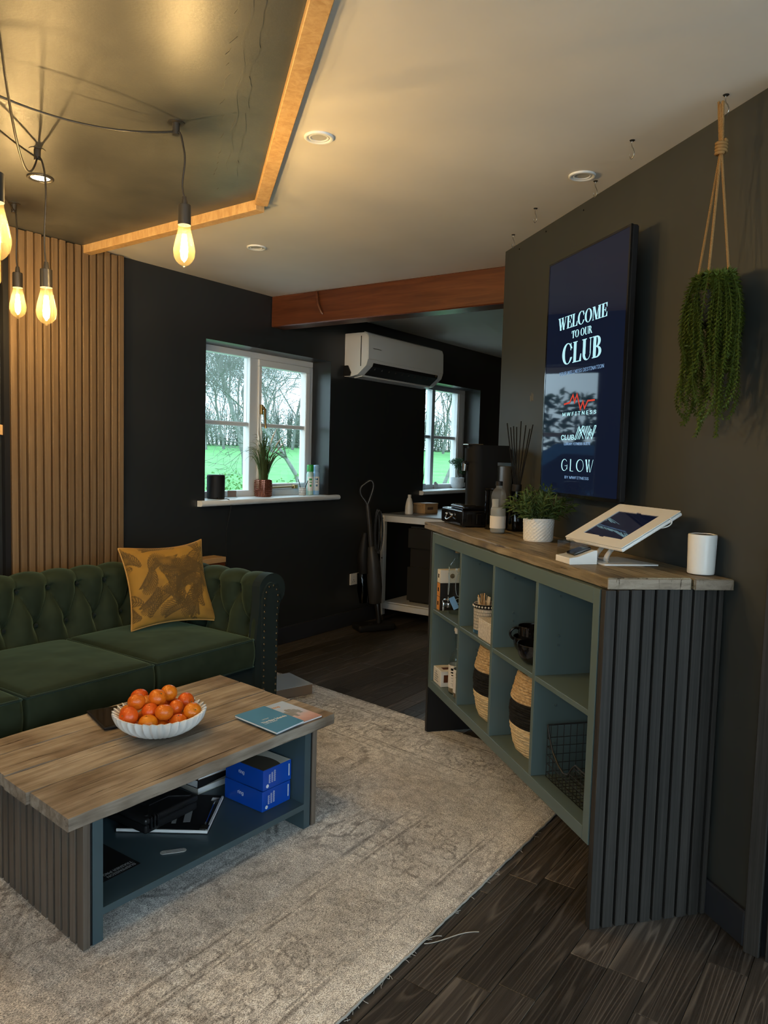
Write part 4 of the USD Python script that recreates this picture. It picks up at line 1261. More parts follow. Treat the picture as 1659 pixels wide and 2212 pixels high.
wb = T('water_bottle', 'clear plastic water bottle with a white paper band, half full, on the worktop', 'bottle', CF(1.135, .205, WZ))
M(wb, 'bottle', lathe(bottle_profile([(0, .003), (.024, .0), (.031, .006), (.0325, .03), (.0325, .075), (.0318, .100), (.0265, .118), (.030, .135), (.0315, .152), (.026, .175), (.015, .188), (.0125, .192), (.0125, .199)], 60), 36), 'bottle_plastic', True)
M(wb, 'water', lathe([(0, .004)] + [tuple(q) for q in bottle_profile([(.0235, .004), (.0305, .008), (.0315, .03), (.0315, .075), (.0308, .098), (.0275, .108)], 24)] + [(0, .108)], 32), 'still_water', 40)
M(wb, 'cap', lathe([(0, .217), (.0125, .217), (.0145, .215), (.0145, .199), (.0128, .1985), (0, .1985)], 24), 'matte_black')
M(wb, 'paper_band', lathe([(.0328, .022), (.0331, .022), (.0331, .073), (.0328, .073)], 40), 'label_paper', True, label='white paper band round the bottle')

rd = T('reed_diffuser', 'dark glass reed diffuser with a fan of black reeds behind the potted plant', 'reed diffuser', CF(1.249, .074, WZ))
M(rd, 'bottle', lathe(bottle_profile([(0, .002), (.036, .0), (.043, .006), (.0445, .04), (.040, .085), (.028, .125), (.0165, .150), (.0155, .172)], 50), 36), 'dark_glass', True)
M(rd, 'oil', lathe([(0, .004), (.036, .004), (.0425, .010), (.043, .04), (.040, .07), (0, .07)], 32), 'gloss_black')
M(rd, 'collar', lathe([(.008, .171), (.0205, .171), (.021, .173), (.021, .2), (.0195, .202), (.008, .202)], 28), 'matte_black')
r = np.random.default_rng(6)
for k, (a, t_) in enumerate(((-.085, .46), (-.060, .44), (-.040, .462), (-.018, .45), (.012, .470), (.046, .452), (.075, .440), (.095, .455))):
    d = np.array([right0[0], right0[1]]) * a
    M(rd, 'reed', tube([(-d[0] * .10, -d[1] * .10, .06), (d[0] * .15, d[1] * .15, .202), (d[0] * .62, d[1] * .62, t_ + .004 * r.normal())], .0026, 6), 'ink', True)

gj = T('glass_jar', 'dark tinted glass jar with a small cream label between the bottle and the diffuser', 'jar', CF(1.306, .160, WZ))
M(gj, 'jar', lathe([(0, .002), (.030, .0), (.0335, .005), (.034, .16), (.036, .176), (.0345, .178), (.0325, .165), (.031, .008), (0, .008)], 36), 'dark_glass', 40)
lm_ = grid_mesh(np.array([[(.0343 * math.cos(a), .0343 * math.sin(a), z) for z in (.085, .135)] for a in np.linspace(-2.75, -1.85, 10)]))
M(gj, 'label', lm_, 'label_paper', True, label='small cream label')

# potted plant
leafmat('leaf_pot', (.06, .10, .025), (.16, .23, .07), .25)
pp = T('potted_plant', 'bushy green plant in a white diamond patterned pot on the worktop', 'potted plant', CF(.867, .150, WZ))
n, kz = 96, 44
A = np.arange(n) * 2 * PI / n; Zs = np.linspace(0, 1, kz)
AA, ZZ = np.meshgrid(A, Zs, indexing='ij')
lat = np.abs(((AA * 22 / (2 * PI) + ZZ * 6) % 1) - .5), np.abs(((AA * 22 / (2 * PI) - ZZ * 6) % 1) - .5)
rel = np.minimum(lat[0], lat[1])
edge = np.clip(np.minimum(ZZ, 1 - ZZ) / .07, 0, 1)
RR = .0545 + .0035 * ZZ + .0022 * np.clip(rel * 4, 0, 1) * (edge > .5)
P = np.stack([RR * np.cos(AA), RR * np.sin(AA), .0865 * ZZ], -1)
outer = grid_mesh(P, close_u=True)
rim = lathe([(.0580, .0865), (.0572, .0885), (.0545, .0885), (.053, .0865), (.052, .07), (0, .07)], n)
basem = lathe([(0, 0), (.0545, 0)], n)
M(pp, 'pot', cat([outer, rim, basem]), 'white_gloss', 35)
M(pp, 'soil', cyl(.052, .066, .074, 24), 'rubber')
r = np.random.default_rng(21)


def sprig_leaves(base, d0, L, nl, lf, wd, r, droop=.25):
    V, Fc = [], []
    n = 12
    pts = [np.array(base, float)]; d = np.array(d0, float)
    for k in range(n):
        d = d + np.array([0, 0, -droop / n]) + r.normal(size=3) * .05; d /= np.linalg.norm(d)
        pts.append(pts[-1] + d * L / n)
    pts = np.array(pts)
    tan = np.gradient(pts, axis=0); tan /= np.linalg.norm(tan, axis=1, keepdims=True)
    for j in range(nl):
        t = (.18 + .82 * (j + .5) / nl) * n * .999; i = int(t)
        p = pts[i] + (pts[i + 1] - pts[i]) * (t - i); d = tan[i]
        e1 = np.cross(d, [.2, .3, 1]); e1 /= np.linalg.norm(e1); e2 = np.cross(d, e1)
        an = j * 2.4 + r.normal() * .3
        o = math.cos(an) * e1 + math.sin(an) * e2
        q = o * .75 + d * .66; q /= np.linalg.norm(q)
        s_ = np.cross(q, d); s_ /= np.linalg.norm(s_) + 1e-9
        l = lf * (.7 + .6 * r.random()); b0 = len(V)
        V += [p, p + q * l * .45 + s_ * wd, p + q * l + np.array([0, 0, -.15 * l]), p + q * l * .45 - s_ * wd, p + q * l * .45 + np.cross(s_, q) * wd * .5]
        Fc += [(b0, b0 + 1, b0 + 4), (b0 + 1, b0 + 2, b0 + 4), (b0 + 2, b0 + 3, b0 + 4), (b0 + 3, b0, b0 + 4)]
    return cat([tube(pts, np.linspace(.0016, .0008, n + 1), 4, cap=False), trimesh.Trimesh(np.array(V), np.array(Fc), process=False)])


for k in range(46):
    a = k * 2.39996; q = math.sqrt((k + .5) / 46)
    d = np.array([math.cos(a) * q * .92, math.sin(a) * q * .92, 1.5 - .75 * q]); d /= np.linalg.norm(d)
    M(pp, 'sprig', sprig_leaves((.032 * math.cos(a) * q, .032 * math.sin(a) * q, .07), d, .118 + .035 * r.random() - .022 * q, 17, .034, .0046, r, .22), 'leaf_pot', False)

pane('cover_clear', (.95, .96, .96), .03, 1.18)
# card reader in its dock
cr = T('card_reader', 'small white card reader dock under a clear cover in front of the tablet stand', 'card reader', CF(.248, .346, WZ), TBD)
wedge_ = Polygon([(0, 0), (0, .019), (-.028, .023), (-.084, .042), (-.092, .042), (-.092, 0)]).buffer(-.002).buffer(.002)
m = extr(wedge_, .088); v = np.array(m.vertices); m.vertices = np.stack([v[:, 2], v[:, 0], v[:, 1]], 1); m.fix_normals()
M(cr, 'dock', m, 'white_gloss', 30)
sl = math.degrees(math.atan2(.019, .056))
rdv = rot(rbox(.020, .068, -.062, .0, 0, .010, .004), 'x', -sl)
M(cr, 'reader', mv(rdv, 0, -.026, .0225), 'gloss_black', label='black card reader lying on the slope')
M(cr, 'cover', cat([box(.002, .003, -.060, -.002, .019, .066), box(.085, .086, -.060, -.002, .019, .066), box(.003, .085, -.003, -.002, .019, .066), box(.002, .086, -.085, -.002, .066, .0672)]), 'cover_clear', False, label='clear plastic cover')

# tablet on a white stand
tbm = T('tablet_stand', 'white framed tablet tilted on a white metal counter stand', 'tablet', CF(.284, .159, WZ), 53.45)


def tilt(m):
    return mv(rot(m, 'x', -28.0), 0, 0, .1185)


fr2 = sbox(-.15, -.115, .15, .115).buffer(-.006).buffer(.006).difference(unary_union([sbox(-.099, -.074, .099, .074), sbox(-.012, .074, .012, .078), sbox(-.012, -.078, .012, -.074)]))
M(tbm, 'frame', tilt(mv(extr(fr2, .002), 0, 0, -.002)), 'white_metal', 30)
M(tbm, 'case', tilt(rbox(-.15, .15, -.115, .115, -.0155, -.0042, .0045)), 'white_metal')
M(tbm, 'screen', tilt(box(-.10, .10, -.079, .079, -.0041, -.0022)), 'tablet_glass', False, label='glossy dark tablet screen') if False else None
mat('tablet_glass', {'p': ('principled_bsdf', {'base_color': (.004, .005, .010), 'roughness': .02, 'specular_ior_level': .8, 'coat_weight': .5, 'emission_color': (.02, .03, .09), 'emission_strength': .15})})
M(tbm, 'screen', tilt(box(-.10, .10, -.079, .079, -.0041, -.0022)), 'tablet_glass', False, label='glossy dark tablet screen')
pl_ = Polygon([(-.085, -.075), (.085, -.055), (.075, .085), (-.055, .085)]).buffer(.006)
M(tbm, 'base_plate', extr(pl_, .0045), 'white_metal')
neck = []
ys = np.linspace(0, 1, 14)
cv = spline([(0, .045, .004), (0, .062, .012), (0, .040, .045), (0, .012, .075), (0, -.004, .100)], 16)
V = np.stack([np.column_stack([cv[:, 0] + sx * (.038 - .008 * np.linspace(0, 1, 16)), cv[:, 1], cv[:, 2]]) for sx in (-1, -.45, .45, 1)], 1)
def plate(P, th=.004):
    m = grid_mesh(P); m2 = m.copy(); n_ = m.vertex_normals; m2.vertices = m.vertices + n_ * th; m2.invert()
    return cat([m, m2])
M(tbm, 'neck', cat([plate(V[:, :2]), plate(V[:, 2:]), plate(V[:3, 1:3]), plate(V[-4:, 1:3])]), 'white_metal', 50, label='bent white neck with a cable hole')
M(tbm, 'cable', tube(spline([(-.10, -.02, .128), (-.13, -.05, .120), (-.148, -.07, .135), (-.152, -.06, .152)], 20), .0022, 6), 'white_plastic', True)

cy = T('speaker', 'white cylindrical speaker at the near end of the worktop', 'speaker', CF(.056, .034, WZ))
M(cy, 'shell', lathe([(0, 0), (.0355, 0), (.037, .002), (.0395, .108), (.0385, .1125), (.033, .1135), (.032, .111), (0, .110)], 44), 'white_gloss', 35)
M(cy, 'top_ring', lathe([(.0, .1105), (.029, .1105), (.029, .1118), (0, .1118)], 36), 'rubber')

# ================================================================ inside the shelf unit
ZL, ZU = .2685, .6025


def unit(name, label, cat_, u, v, z, group=None, rz=TBD):
    return T(name, label, cat_, CF(u, v, z), rz, group)


mottled('seagrass', (.30, .19, .09), (.62, .44, .24), 90.0, rough=.8, spec=.2, bump=.7, bscale=170.0, dist=.004, stretch=(1, 1, 2.2))
mottled('seagrass_pale', (.45, .33, .18), (.72, .56, .34), 90.0, rough=.8, spec=.2, bump=.7, bscale=170.0, dist=.004, stretch=(1, 1, 2.2))
mottled('seagrass_black', (.008, .008, .008), (.022, .021, .020), 60.0, rough=.9, spec=.1, bump=.4, bscale=140.0, dist=.002)


def basket(u, v, label, H):
    t = unit('seagrass_basket', label, 'basket', u, v, ZL, 'striped seagrass baskets in the shelf unit')
    rows = 33
    rad = lambda s: .118 + .036 * math.sin(PI * min(1, (s * .86 + .06))) ** .9 - .004 * s
    def band(a, b_, mat_, lab):
        ms = []
        for k in range(a, b_):
            s = (k + .5) / rows; R = rad(s); z = H * s
            rr = H / rows * .70
            th = np.linspace(0, 2 * PI, 61)
            wob = .0018 * np.sin(th * 3 + k) + .0012 * np.sin(th * 7 + 2 * k)
            pts = np.column_stack([(R + wob) * np.cos(th), (R + wob) * np.sin(th), z + .0016 * np.sin(th * 5 + k * 1.3)])
            ms.append(tube(pts, rr, 7, cap=False))
        M(t, 'woven_band', cat(ms), mat_, True, label=lab)
    band(0, 12, 'seagrass_pale', 'pale natural lower band'); band(12, 22, 'seagrass_black', 'black middle band'); band(22, rows, 'seagrass', 'golden natural upper band')
    M(t, 'base', cyl(.114, .002, .010, 40), 'seagrass')
    return t


basket(.945, .195, 'black banded seagrass basket in the second lower compartment from the far end', .292)
basket(.588, .195, 'black banded seagrass basket under the black bowls', .282)


def bowl_mesh(R, H, th=.004):
    out = [(R * (.42 + .58 * math.sin(t) ** .8), H * (1 - math.cos(t))) for t in np.linspace(0, PI / 2, 16)]
    out = [(R * .40, 0)] + [(max(R * .40, a), b_ * 1.0) for a, b_ in out[1:]]
    inn = [(a - th, max(b_, .006)) for a, b_ in out[::-1]]
    return lathe([(0, 0)] + out + [(R - th * .5, H + .0015)] + inn + [(0, .006)], 44)


for k, (u, v, R, H, lb) in enumerate(((.674, .256, .064, .056, 'shiny black bowl behind the other, with a black cup standing in it'), (.540, .294, .070, .066, 'shiny black bowl nearest the front of the compartment'))):
    b1 = unit('bowl', lb, 'bowl', u, v, ZU, None)
    M(b1, 'bowl', bowl_mesh(R, H), 'gloss_black', 40)
    M(b1, 'foot_ring', lathe([(R * .36, -.0), (R * .41, -.0), (R * .41, .003), (R * .36, .003)], 36), 'gloss_black')
cu2 = unit('cup', 'shiny black cup with a handle standing in the rear black bowl', 'cup', .674, .256, ZU + .0075)
M(cu2, 'cup', lathe([(0, 0), (.026, 0), (.040, .012), (.0455, .040), (.047, .088), (.0455, .0895), (.0435, .087), (.042, .045), (.034, .012), (0, .006)], 40), 'gloss_black', 40)
M(cu2, 'handle', tube(spline([(.010, .044, .078), (.014, .066, .076), (.016, .074, .060), (.014, .064, .042), (.010, .043, .036)], 20), .0045, 8), 'gloss_black', True)

mat('cup_pattern', {'tc': ('texture_coordinate', {}), 'sp': ('separate_xyz', {}), 'at': ('math', {'math_type': 'arctan2'}), 'mx': ('math', {'math_type': 'multiply', 'value2': 7.0}),
                    'cb': ('combine_xyz', {}), 'mz': ('math', {'math_type': 'multiply', 'value2': 100.0}),
                    'br': ('brick_texture', {'offset': .5, 'color1': (.62, .56, .46), 'color2': (.55, .50, .42), 'mortar': (.012, .012, .014), 'scale': 1.0, 'mortar_size': .07, 'brick_width': .45, 'row_height': 1.25}),
                    'p': ('principled_bsdf', {'roughness': .4})},
    [('tc.object', 'sp.vector'), ('sp.y', 'at.value1'), ('sp.x', 'at.value2'), ('at.value', 'mx.value1'), ('mx.value', 'cb.x'), ('sp.z', 'mz.value1'), ('mz.value', 'cb.y'), ('cb.vector', 'br.vector'), ('br.color', 'p.base_color')])
ct = unit('stirrer_pot', 'black and cream patterned pot holding wooden stirrers and sachets', 'pot', .985, .302, ZU)
M(ct, 'pot', lathe([(0, 0), (.046, 0), (.050, .004), (.052, .118), (.0505, .120), (.0485, .118), (.047, .006), (0, .006)], 44), 'cup_pattern', 40)
M(ct, 'dark_foot', lathe([(.0502, .001), (.0516, .004), (.0522, .016), (.0512, .016)], 44), 'car_blue' if 'car_blue' in MATS else 'ink', True)
M(ct, 'dotted_rim', lathe([(.0522, .102), (.0530, .103), (.0532, .119), (.0524, .1195)], 44), 'ink', True)
ds = []
for k in range(26):
    a = 2 * PI * k / 26
    ds.append(mv(trimesh.creation.icosphere(1, .0042), .0528 * math.cos(a), .0528 * math.sin(a), .110))
M(ct, 'dots', cat(ds), 'label_paper', True)
r = np.random.default_rng(5)
for k in range(11):
    a, q = r.random() * 6.28, .030 * r.random() ** .5
    tl__ = rot(rot(box(-.0026, .0026, -.0009, .0009, 0, .145 + .012 * r.random()), 'x', 9 * r.normal()), 'y', 7 * r.normal())
    M(ct, 'stirrer', mv(rot(tl__, 'z', 60 * r.normal()), q * math.cos(a) - .012, q * math.sin(a), .007), 'light_wood', False)
for k, (x, y, an) in enumerate(((.022, .012, 14), (.026, -.006, 26))):
    M(ct, 'sachet', mv(rot(box(-.014, .014, -.001, .001, .06, .135, .0008), 'x', an - 20), x, y, .005), 'label_paper', False)
mottled('terrazzo', (.40, .36, .30), (.58, .53, .46), 140.0, rough=.6, detail=1.0)
bx = unit('stone_box', 'small speckled beige stone box in front of the patterned pot', 'box', .790, .300, ZU)
M(bx, 'box', cat([box(0, .132, 0, .061, 0, .070, .002)]), 'terrazzo')
M(bx, 'lid', box(.0, .132, 0, .061, .0705, .076, .0015), 'terrazzo')

plain('carton_white', (.66, .62, .54), .6)
plain('carton_orange', (.62, .26, .06), .6)
plain('carton_black', (.015, .013, .012), .45)
for k, (m_, z, h, lb) in enumerate((('carton_orange', 0, .062, 'orange and black coffee carton, lowest of the stack of three'), ('carton_orange', .0625, .062, 'orange and black coffee carton in the middle of the stack'), ('carton_white', .125, .060, 'cream coffee carton on top of the stack of three'))):
    c_ = unit('coffee_carton', lb, 'box', 1.418, .130, ZU + z)
    M(c_, 'box', box(0, .041, 0, .222, 0, h, .0015), 'carton_black' if k < 2 else m_, False)
    M(c_, 'front_panel', box(.0005, .0405, .2221, .2228, .001, h - .001), m_, False)
    M(c_, 'emblem', box(.016, .030, .2229, .2232, .022, .040), 'ink', False)
    if k == 2:
        M(c_, 'picture', mv(rot(cyl(.011, 0, .0004, 20), 'y', -90), -.0001, .165, .032), 'counter_wood', False)

ds_ = unit('drinks_dispenser', 'embossed clear glass bottle dispenser with a chrome tap and blue tag', 'dispenser', 1.345, .300, ZU)
M(ds_, 'bottle', lathe(bottle_profile([(0, .004), (.030, .001), (.036, .006), (.0365, .05), (.0365, .19), (.032, .22), (.016, .243), (.012, .252), (.012, .272), (.0145, .274), (.0145, .284)], 50), 32), 'clear_glass', True)
em = [tube([(.0372 * math.cos(a + .35 * math.cos(t)), .0372 * math.sin(a + .35 * math.cos(t)), .135 + .05 * math.sin(t)) for t in np.linspace(0, 2 * PI, 22)], .0016, 5) for a in (1.4, -1.9, 3.0)]
em += [tube([(.0372 * math.cos(a + .3 * math.cos(t)), .0372 * math.sin(a + .3 * math.cos(t)), z + .010 * math.sin(t)) for t in np.linspace(0, 2 * PI, 18)], .0014, 5) for a in (1.4, -1.9, 3.0) for z in (.065, .20)]
M(ds_, 'embossing', cat(em), 'emboss_glass', True)
M(ds_, 'tap', cat([tube([(.0, .034, .040), (.0, .062, .040)], .0065, 12), tube([(.0, .060, .052), (.0, .060, .016)], .0075, 12), tube([(.0, .060, .050), (.010, .062, .060), (-.006, .055, .066), (-.026, .045, .070)], .0038, 8), lathe([(0, .030), (.010, .030), (.010, .050), (0, .050)], 16).apply_translation((.0, .036, 0))]), 'chrome', True)
plain('tag_blue', (.13, .30, .55), .6)
M(ds_, 'tag', mv(rot(rot(box(-.013, .013, -.0006, .0006, 0, .056), 'y', 26), 'z', 70), -.040, .012, .030), 'tag_blue', False, label='light blue paper tag')
M(ds_, 'cork', lathe([(0, .272), (.0105, .272), (.0125, .300), (0, .300)], 20), 'light_wood')

wb2 = unit('small_carton', 'small white carton with brown squares in the lowest far compartment', 'box', 1.352, .250, ZL)
M(wb2, 'box', box(0, .105, 0, .108, 0, .071, .0015), 'carton_white', False)
M(wb2, 'brown_square', cat([box(-.0006, -.0001, .058, .094, .020, .054), box(.030, .062, .050, .086, .0711, .0716)]), 'beam_wood', False)
tx = cat([mv(xz(txt('RAW', .007, .0004)), .030, 0, .052)] + [mv(xz(box(0, .05 - .01 * (k % 2), 0, .0045, 0, .0004)), .02, 0, .012 + .010 * k) for k in range(4)])
M(wb2, 'print', mv(rot(tx, 'z', 180), .105, .1081, 0), 'ink_grey', False)
for k, (u, v, lb) in enumerate(((1.265, .318, 'clear cordial bottle with a printed white label, corked, beside the small white carton'), (1.190, .322, 'clear bottle with a white label half hidden by the shelf divider'))):
    t = unit('syrup_bottle', lb, 'bottle', u, v, ZL)
    h = .272 if k == 0 else .25
    M(t, 'bottle', lathe(bottle_profile([(0, .003), (.029, .0), (.0335, .006), (.034, .05), (.034, .135), (.031, .160), (.018, .185), (.0125, .205), (.0115, h - .02), (.0125, h - .018), (.0125, h - .006)], 46), 30), 'clear_glass', True)
    M(t, 'syrup', lathe([(0, .004), (.028, .004), (.0325, .009), (.0328, .030), (0, .030)], 28), 'counter_wood', 40)
    M(t, 'label', lathe([(.0343, .028), (.0346, .028), (.0346, .128), (.0343, .128)], 40), 'label_paper', True)
    bars = []
    for z, hh, w_ in ((.106, .010, .9), (.094, .006, .9), (.083, .004, .7), (.072, .0012, .8), (.060, .0012, .6), (.048, .0012, .8), (.040, .0012, .5)):
        bars.append(grid_mesh(np.array([[(.0348 * math.cos(a), .0348 * math.sin(a), z_) for z_ in (z, z + hh)] for a in np.linspace(2.5 - w_ / 2, 2.5 + w_ / 2, 8)])))
    M(t, 'print', cat(bars), 'ink', True)
    M(t, 'stopper', lathe([(0, h - .008), (.0115, h - .008), (.0115, h), (.0145, h + .004), (.0145, h + .014), (.010, h + .020), (0, h + .021)], 22), 'label_paper', True)

# wire basket with a scooped front
wr = unit('wire_basket', 'black wire basket with a scooped front in the nearest lower compartment', 'basket', .075, .055, ZL)
BW, BD, BH = .285, .280, .182
wire = []
def top_z(x):
    x = x / BW
    return float(np.interp(x, [0, .22, .35, .42, .50, .60, .72, .86, .95, 1], [.122, .122, .125, .108, .078, .070, .082, .110, .150, BH]))
g0 = .0022
for k in range(14):                       # uprights and floor wires
    x = BW * k / 13
    wire.append(tube([(x, 0, BH), (x, 0, g0 + .012), (x, .010, g0 + .002), (x, BD - .010, g0 + .002), (x, BD, g0 + .012), (x, BD, top_z(x))], .0013, 5))
for k in range(12):
    y = BD * (k + .5) / 12
    wire.append(tube([(0, y, BH), (0, y, g0 + .012), (.008, y, g0), (BW - .008, y, g0), (BW, y, g0 + .012), (BW, y, BH)], .0013, 5))
for z in (.028, .056, .084, .112, .140):
    wire.append(tube([(0, BD, z), (0, 0, z), (BW, 0, z), (BW, BD, z)], .0013, 5))
    xs_ = [x for x in np.linspace(0, BW, 41) if top_z(x) >= z]
    seg = []
    for x in np.linspace(0, BW, 41):
        if top_z(x) >= z: seg.append((x, BD, z))
        else:
            if len(seg) > 1: wire.append(tube(seg, .0013, 5))
            seg = []
    if len(seg) > 1: wire.append(tube(seg, .0013, 5))
M(wr, 'mesh', cat(wire), 'dark_metal', True)
rimp = [(x, BD, top_z(x)) for x in np.linspace(0, BW, 50)]
M(wr, 'rim', cat([tube(rimp, .003, 7), tube([(0, BD, BH - .06), (0, 0, BH), (BW, 0, BH), (BW, BD, BH)], .0026, 7)]), 'dark_metal', True)

# ================================================================ on the coffee table
bc = (1.556, 1.945, TZ + .0035)
mottled('ceramic_white', (.66, .66, .64), (.72, .72, .70), 3.0, rough=.4, spec=.45)
fb = T('fruit_bowl', 'white ceramic bowl with a zigzag fluted rim full of mandarins', 'bowl', bc)
NF, n, K = 34, 272, 16
th = np.arange(n) * 2 * PI / n
tri = 2 * np.abs(((th * NF / (2 * PI)) % 1) - .5) * 2 - 1


def flute(off, s):
    R = .058 + .080 * np.sin(s * PI / 2) ** 1.0
    R = .055 + .082 * (1 - (1 - s) ** 1.7)
    z = .004 + .072 * s ** 1.35
    amp = .0108 * np.clip(s * 1.6, 0, 1)
    rr = R + amp * tri - off
    return np.column_stack([rr * np.cos(th), rr * np.sin(th), np.full(n, z) + (off * .8 if s < .1 else 0) + -.0 * s + .0055 * s ** 3 * tri])


S_ = np.linspace(0, 1, K)
outer = [flute(0, s) for s in S_]; inner = [flute(.006, s) for s in S_[::-1]]
m = grid_mesh(np.stack(outer + inner, 0), close_v=True)
bot = lathe([(0, .0), (.045, .0), (.050, .002), (.054, .004)], n); inn = lathe([(.052, .008), (0, .0075)], 60)
body = cat([m, bot, inn])
M(fb, 'bowl', body, 'ceramic_white', 50)
mat('peel', {'tc': ('texture_coordinate', {}), 'oi': ('object_info', {}), 'n': ('noise_texture', {'scale': 30.0, 'detail': 3.0}), 'r': ('rgb_ramp', {'ramp': [(.3, (.62, .105, .006)), (.7, (.74, .165, .012))]}),
             'hs': ('hsv', {'saturation': 1.0}), 'mr': ('map_range', {'from_min': 0.0, 'from_max': 1.0, 'to_min': .49, 'to_max': .52}), 'v': ('voronoi_texture', {'scale': 330.0}),
             'b': ('bump', {'strength': .35, 'distance': .0008, 'invert': True}), 'p': ('principled_bsdf', {'roughness': .30, 'specular_ior_level': .5, 'subsurface_weight': .0})},
    [('tc.object', 'n.vector'), ('tc.object', 'v.vector'), ('n.fac', 'r.fac'), ('r.color', 'hs.color'), ('oi.random', 'mr.value'), ('mr.result', 'hs.hue'), ('hs.color', 'p.base_color'), ('v.distance', 'b.height'), ('b.normal', 'p.normal')])
plain('stalk', (.10, .13, .04), .8)
MAND = [[0.0104, 0.0235, 0.1132, 0.029], [0.0649, 0.036, 0.1133, 0.028], [0.0236, 0.1334, 0.0907, 0.029], [-0.0521, 0.0491, 0.1099, 0.028], [0.0202, 0.0849, 0.0815, 0.026], [0.1071, 0.0011, 0.0809, 0.03], [0.0868, 0.0505, 0.0676, 0.026], [0.0495, -0.0189, 0.079, 0.027], [0.0622, -0.0849, 0.0777, 0.029], [-0.0226, -0.0496, 0.0899, 0.0285], [-0.0334, 0.0055, 0.0848, 0.027], [-0.0587, 0.0828, 0.0689, 0.027], [-0.1011, 0.0231, 0.0818, 0.031], [-0.07, -0.031, 0.0634, 0.03], [0.0103, -0.0788, 0.0551, 0.029], [-0.0221, -0.0394, 0.0376, 0.026], [-0.0738, 0.0154, 0.0341, 0.026], [-0.003, 0.0747, 0.0357, 0.028], [0.0736, 0.0017, 0.0357, 0.028], [0.0453, 0.049, 0.0357, 0.028], [0.0199, -0.0076, 0.0357, 0.028], [-0.0233, 0.0246, 0.0357, 0.028], [0.0538, -0.0498, 0.0357, 0.028]]
ML = ['mandarin on the very top of the heap in the fruit bowl', 'mandarin at the back right of the top of the heap', 'mandarin at the far back left edge of the bowl', 'mandarin on the upper left of the heap', 'small mandarin glimpsed behind the upper left of the heap', 'mandarin high at the right side of the heap', 'mandarin half hidden behind the right of the heap', 'mandarin in the middle of the right half of the heap', 'mandarin at the right edge of the bowl',
      'paler yellowish orange mandarin at the front centre of the heap', 'mandarin in the middle of the left half of the heap', 'mandarin mostly hidden at the left edge of the bowl', 'largest mandarin at the front left of the bowl', 'mandarin with a dark stalk end at the front of the bowl', 'mandarin at the front right just above the rim', 'mandarin low between the front ones', 'mandarin low at the front left rim',
      'mandarin buried at the back of the bowl', 'mandarin buried at the right of the bowl', 'mandarin buried behind the centre of the bowl', 'mandarin buried under the middle of the heap', 'mandarin buried under the left of the heap', 'mandarin buried under the front right of the heap']
r = np.random.default_rng(17)
for k, (x, y, z, R) in enumerate(MAND):
    t = T('mandarin', ML[k], 'mandarin', (bc[0] + x, bc[1] + y, TZ + z), group='mandarins in the white bowl')
    m = trimesh.creation.icosphere(3, 1.0)
    v = np.array(m.vertices)
    q = np.hypot(v[:, 0], v[:, 1])
    v[:, 2] *= .90
    v[:, 2] -= .12 * np.exp(-(q / .22) ** 2) * np.sign(v[:, 2]) * (np.abs(v[:, 2]) > .3)
    v *= 1 + .05 * (meshkit.noise(v * 1.3 + k * 3.1, k)[:, None] - .5)
    m.vertices = v * R
    st = lathe([(0, .84), (.05, .83), (.09, .80), (.03, .78)], 6); st.vertices = st.vertices * R
    ax = r.normal(size=3); ax /= np.linalg.norm(ax); an = float(r.uniform(10, 110))
    M(t, 'peel', rot(m, ax, an), 'peel', True)
    M(t, 'stalk_end', rot(st, ax, an), 'stalk', True)

ph = T('tablet', 'black tablet lying on the coffee table behind the fruit bowl', 'tablet', (1.462, 2.105, TZ + .0025), -18)
M(ph, 'casing', rbox(0, .150, 0, .20, 0, .008, .0035), 'matte_black')
M(ph, 'screen', box(.006, .144, .008, .192, .0080, .0086), 'gloss_black', False)

mottled('cover_teal', (.018, .155, .29), (.022, .17, .32), 8.0, rough=.45)
plain('paper', (.70, .70, .70), .7)


def booklet(name, label, corners, z, th, cover):
    """corners: back left, back right, front right, front left in plan"""
    t = T(name, label, 'booklet', (corners[3][0], corners[3][1], z))
    P = Polygon([(c[0] - corners[3][0], c[1] - corners[3][1]) for c in corners])
    M(t, 'pages', mv(extr(P.buffer(-.0012, join_style='mitre'), th - .0012), 0, 0, .0004), 'paper', False)
    M(t, 'cover', cat([mv(extr(P, .0006), 0, 0, th - .0008), extr(P, .0005)]), cover, False)
    return t


mat('cover_photo', {'tc': ('texture_coordinate', {}), 'mp': ('mapping', {'mapping_type': 'point', 'rotation': (0, 0, .1)}), 'sp': ('separate_xyz', {}), 'n': ('noise_texture', {'scale': 26.0, 'detail': 4.0}), 'ad': ('math', {'math_type': 'multiply_add', 'value2': .05}),
                    'mr': ('map_range', {'from_min': 0.0, 'from_max': .25, 'to_min': 0.0, 'to_max': 1.0}),
                    'r': ('rgb_ramp', {'ramp': [(0, (.22, .17, .17)), (.18, (.50, .24, .15)), (.30, (.58, .34, .26)), (.5, (.42, .45, .55)), (1, (.36, .46, .60))]}), 'p': ('principled_bsdf', {'roughness': .4})},
    [('tc.object', 'mp.vector'), ('mp.vector', 'sp.vector'), ('tc.object', 'n.vector'), ('n.fac', 'ad.value1'), ('sp.y', 'ad.value3'), ('ad.value', 'mr.value'), ('mr.result', 'r.fac'), ('r.color', 'p.base_color')])
zb1 = TZ + .0028
pb = booklet('booklet', 'booklet with a pale sunset cover picture lying under the teal booklet', [(1.858, 1.862), (2.032, 1.850), (2.008, 1.640), (1.836, 1.652)], zb1, .006, 'cover_photo')
sil = []
rr = np.random.default_rng(2)
for k in range(7):
    x, y = .085 + .011 * k, .085 + .008 * rr.normal()
    sil.append(affinity.translate(unary_union([Point(0, .020).buffer(.006), sbox(-.006, -.018, .006, .016), sbox(-.010, -.002, .010, .012)]), x, y))
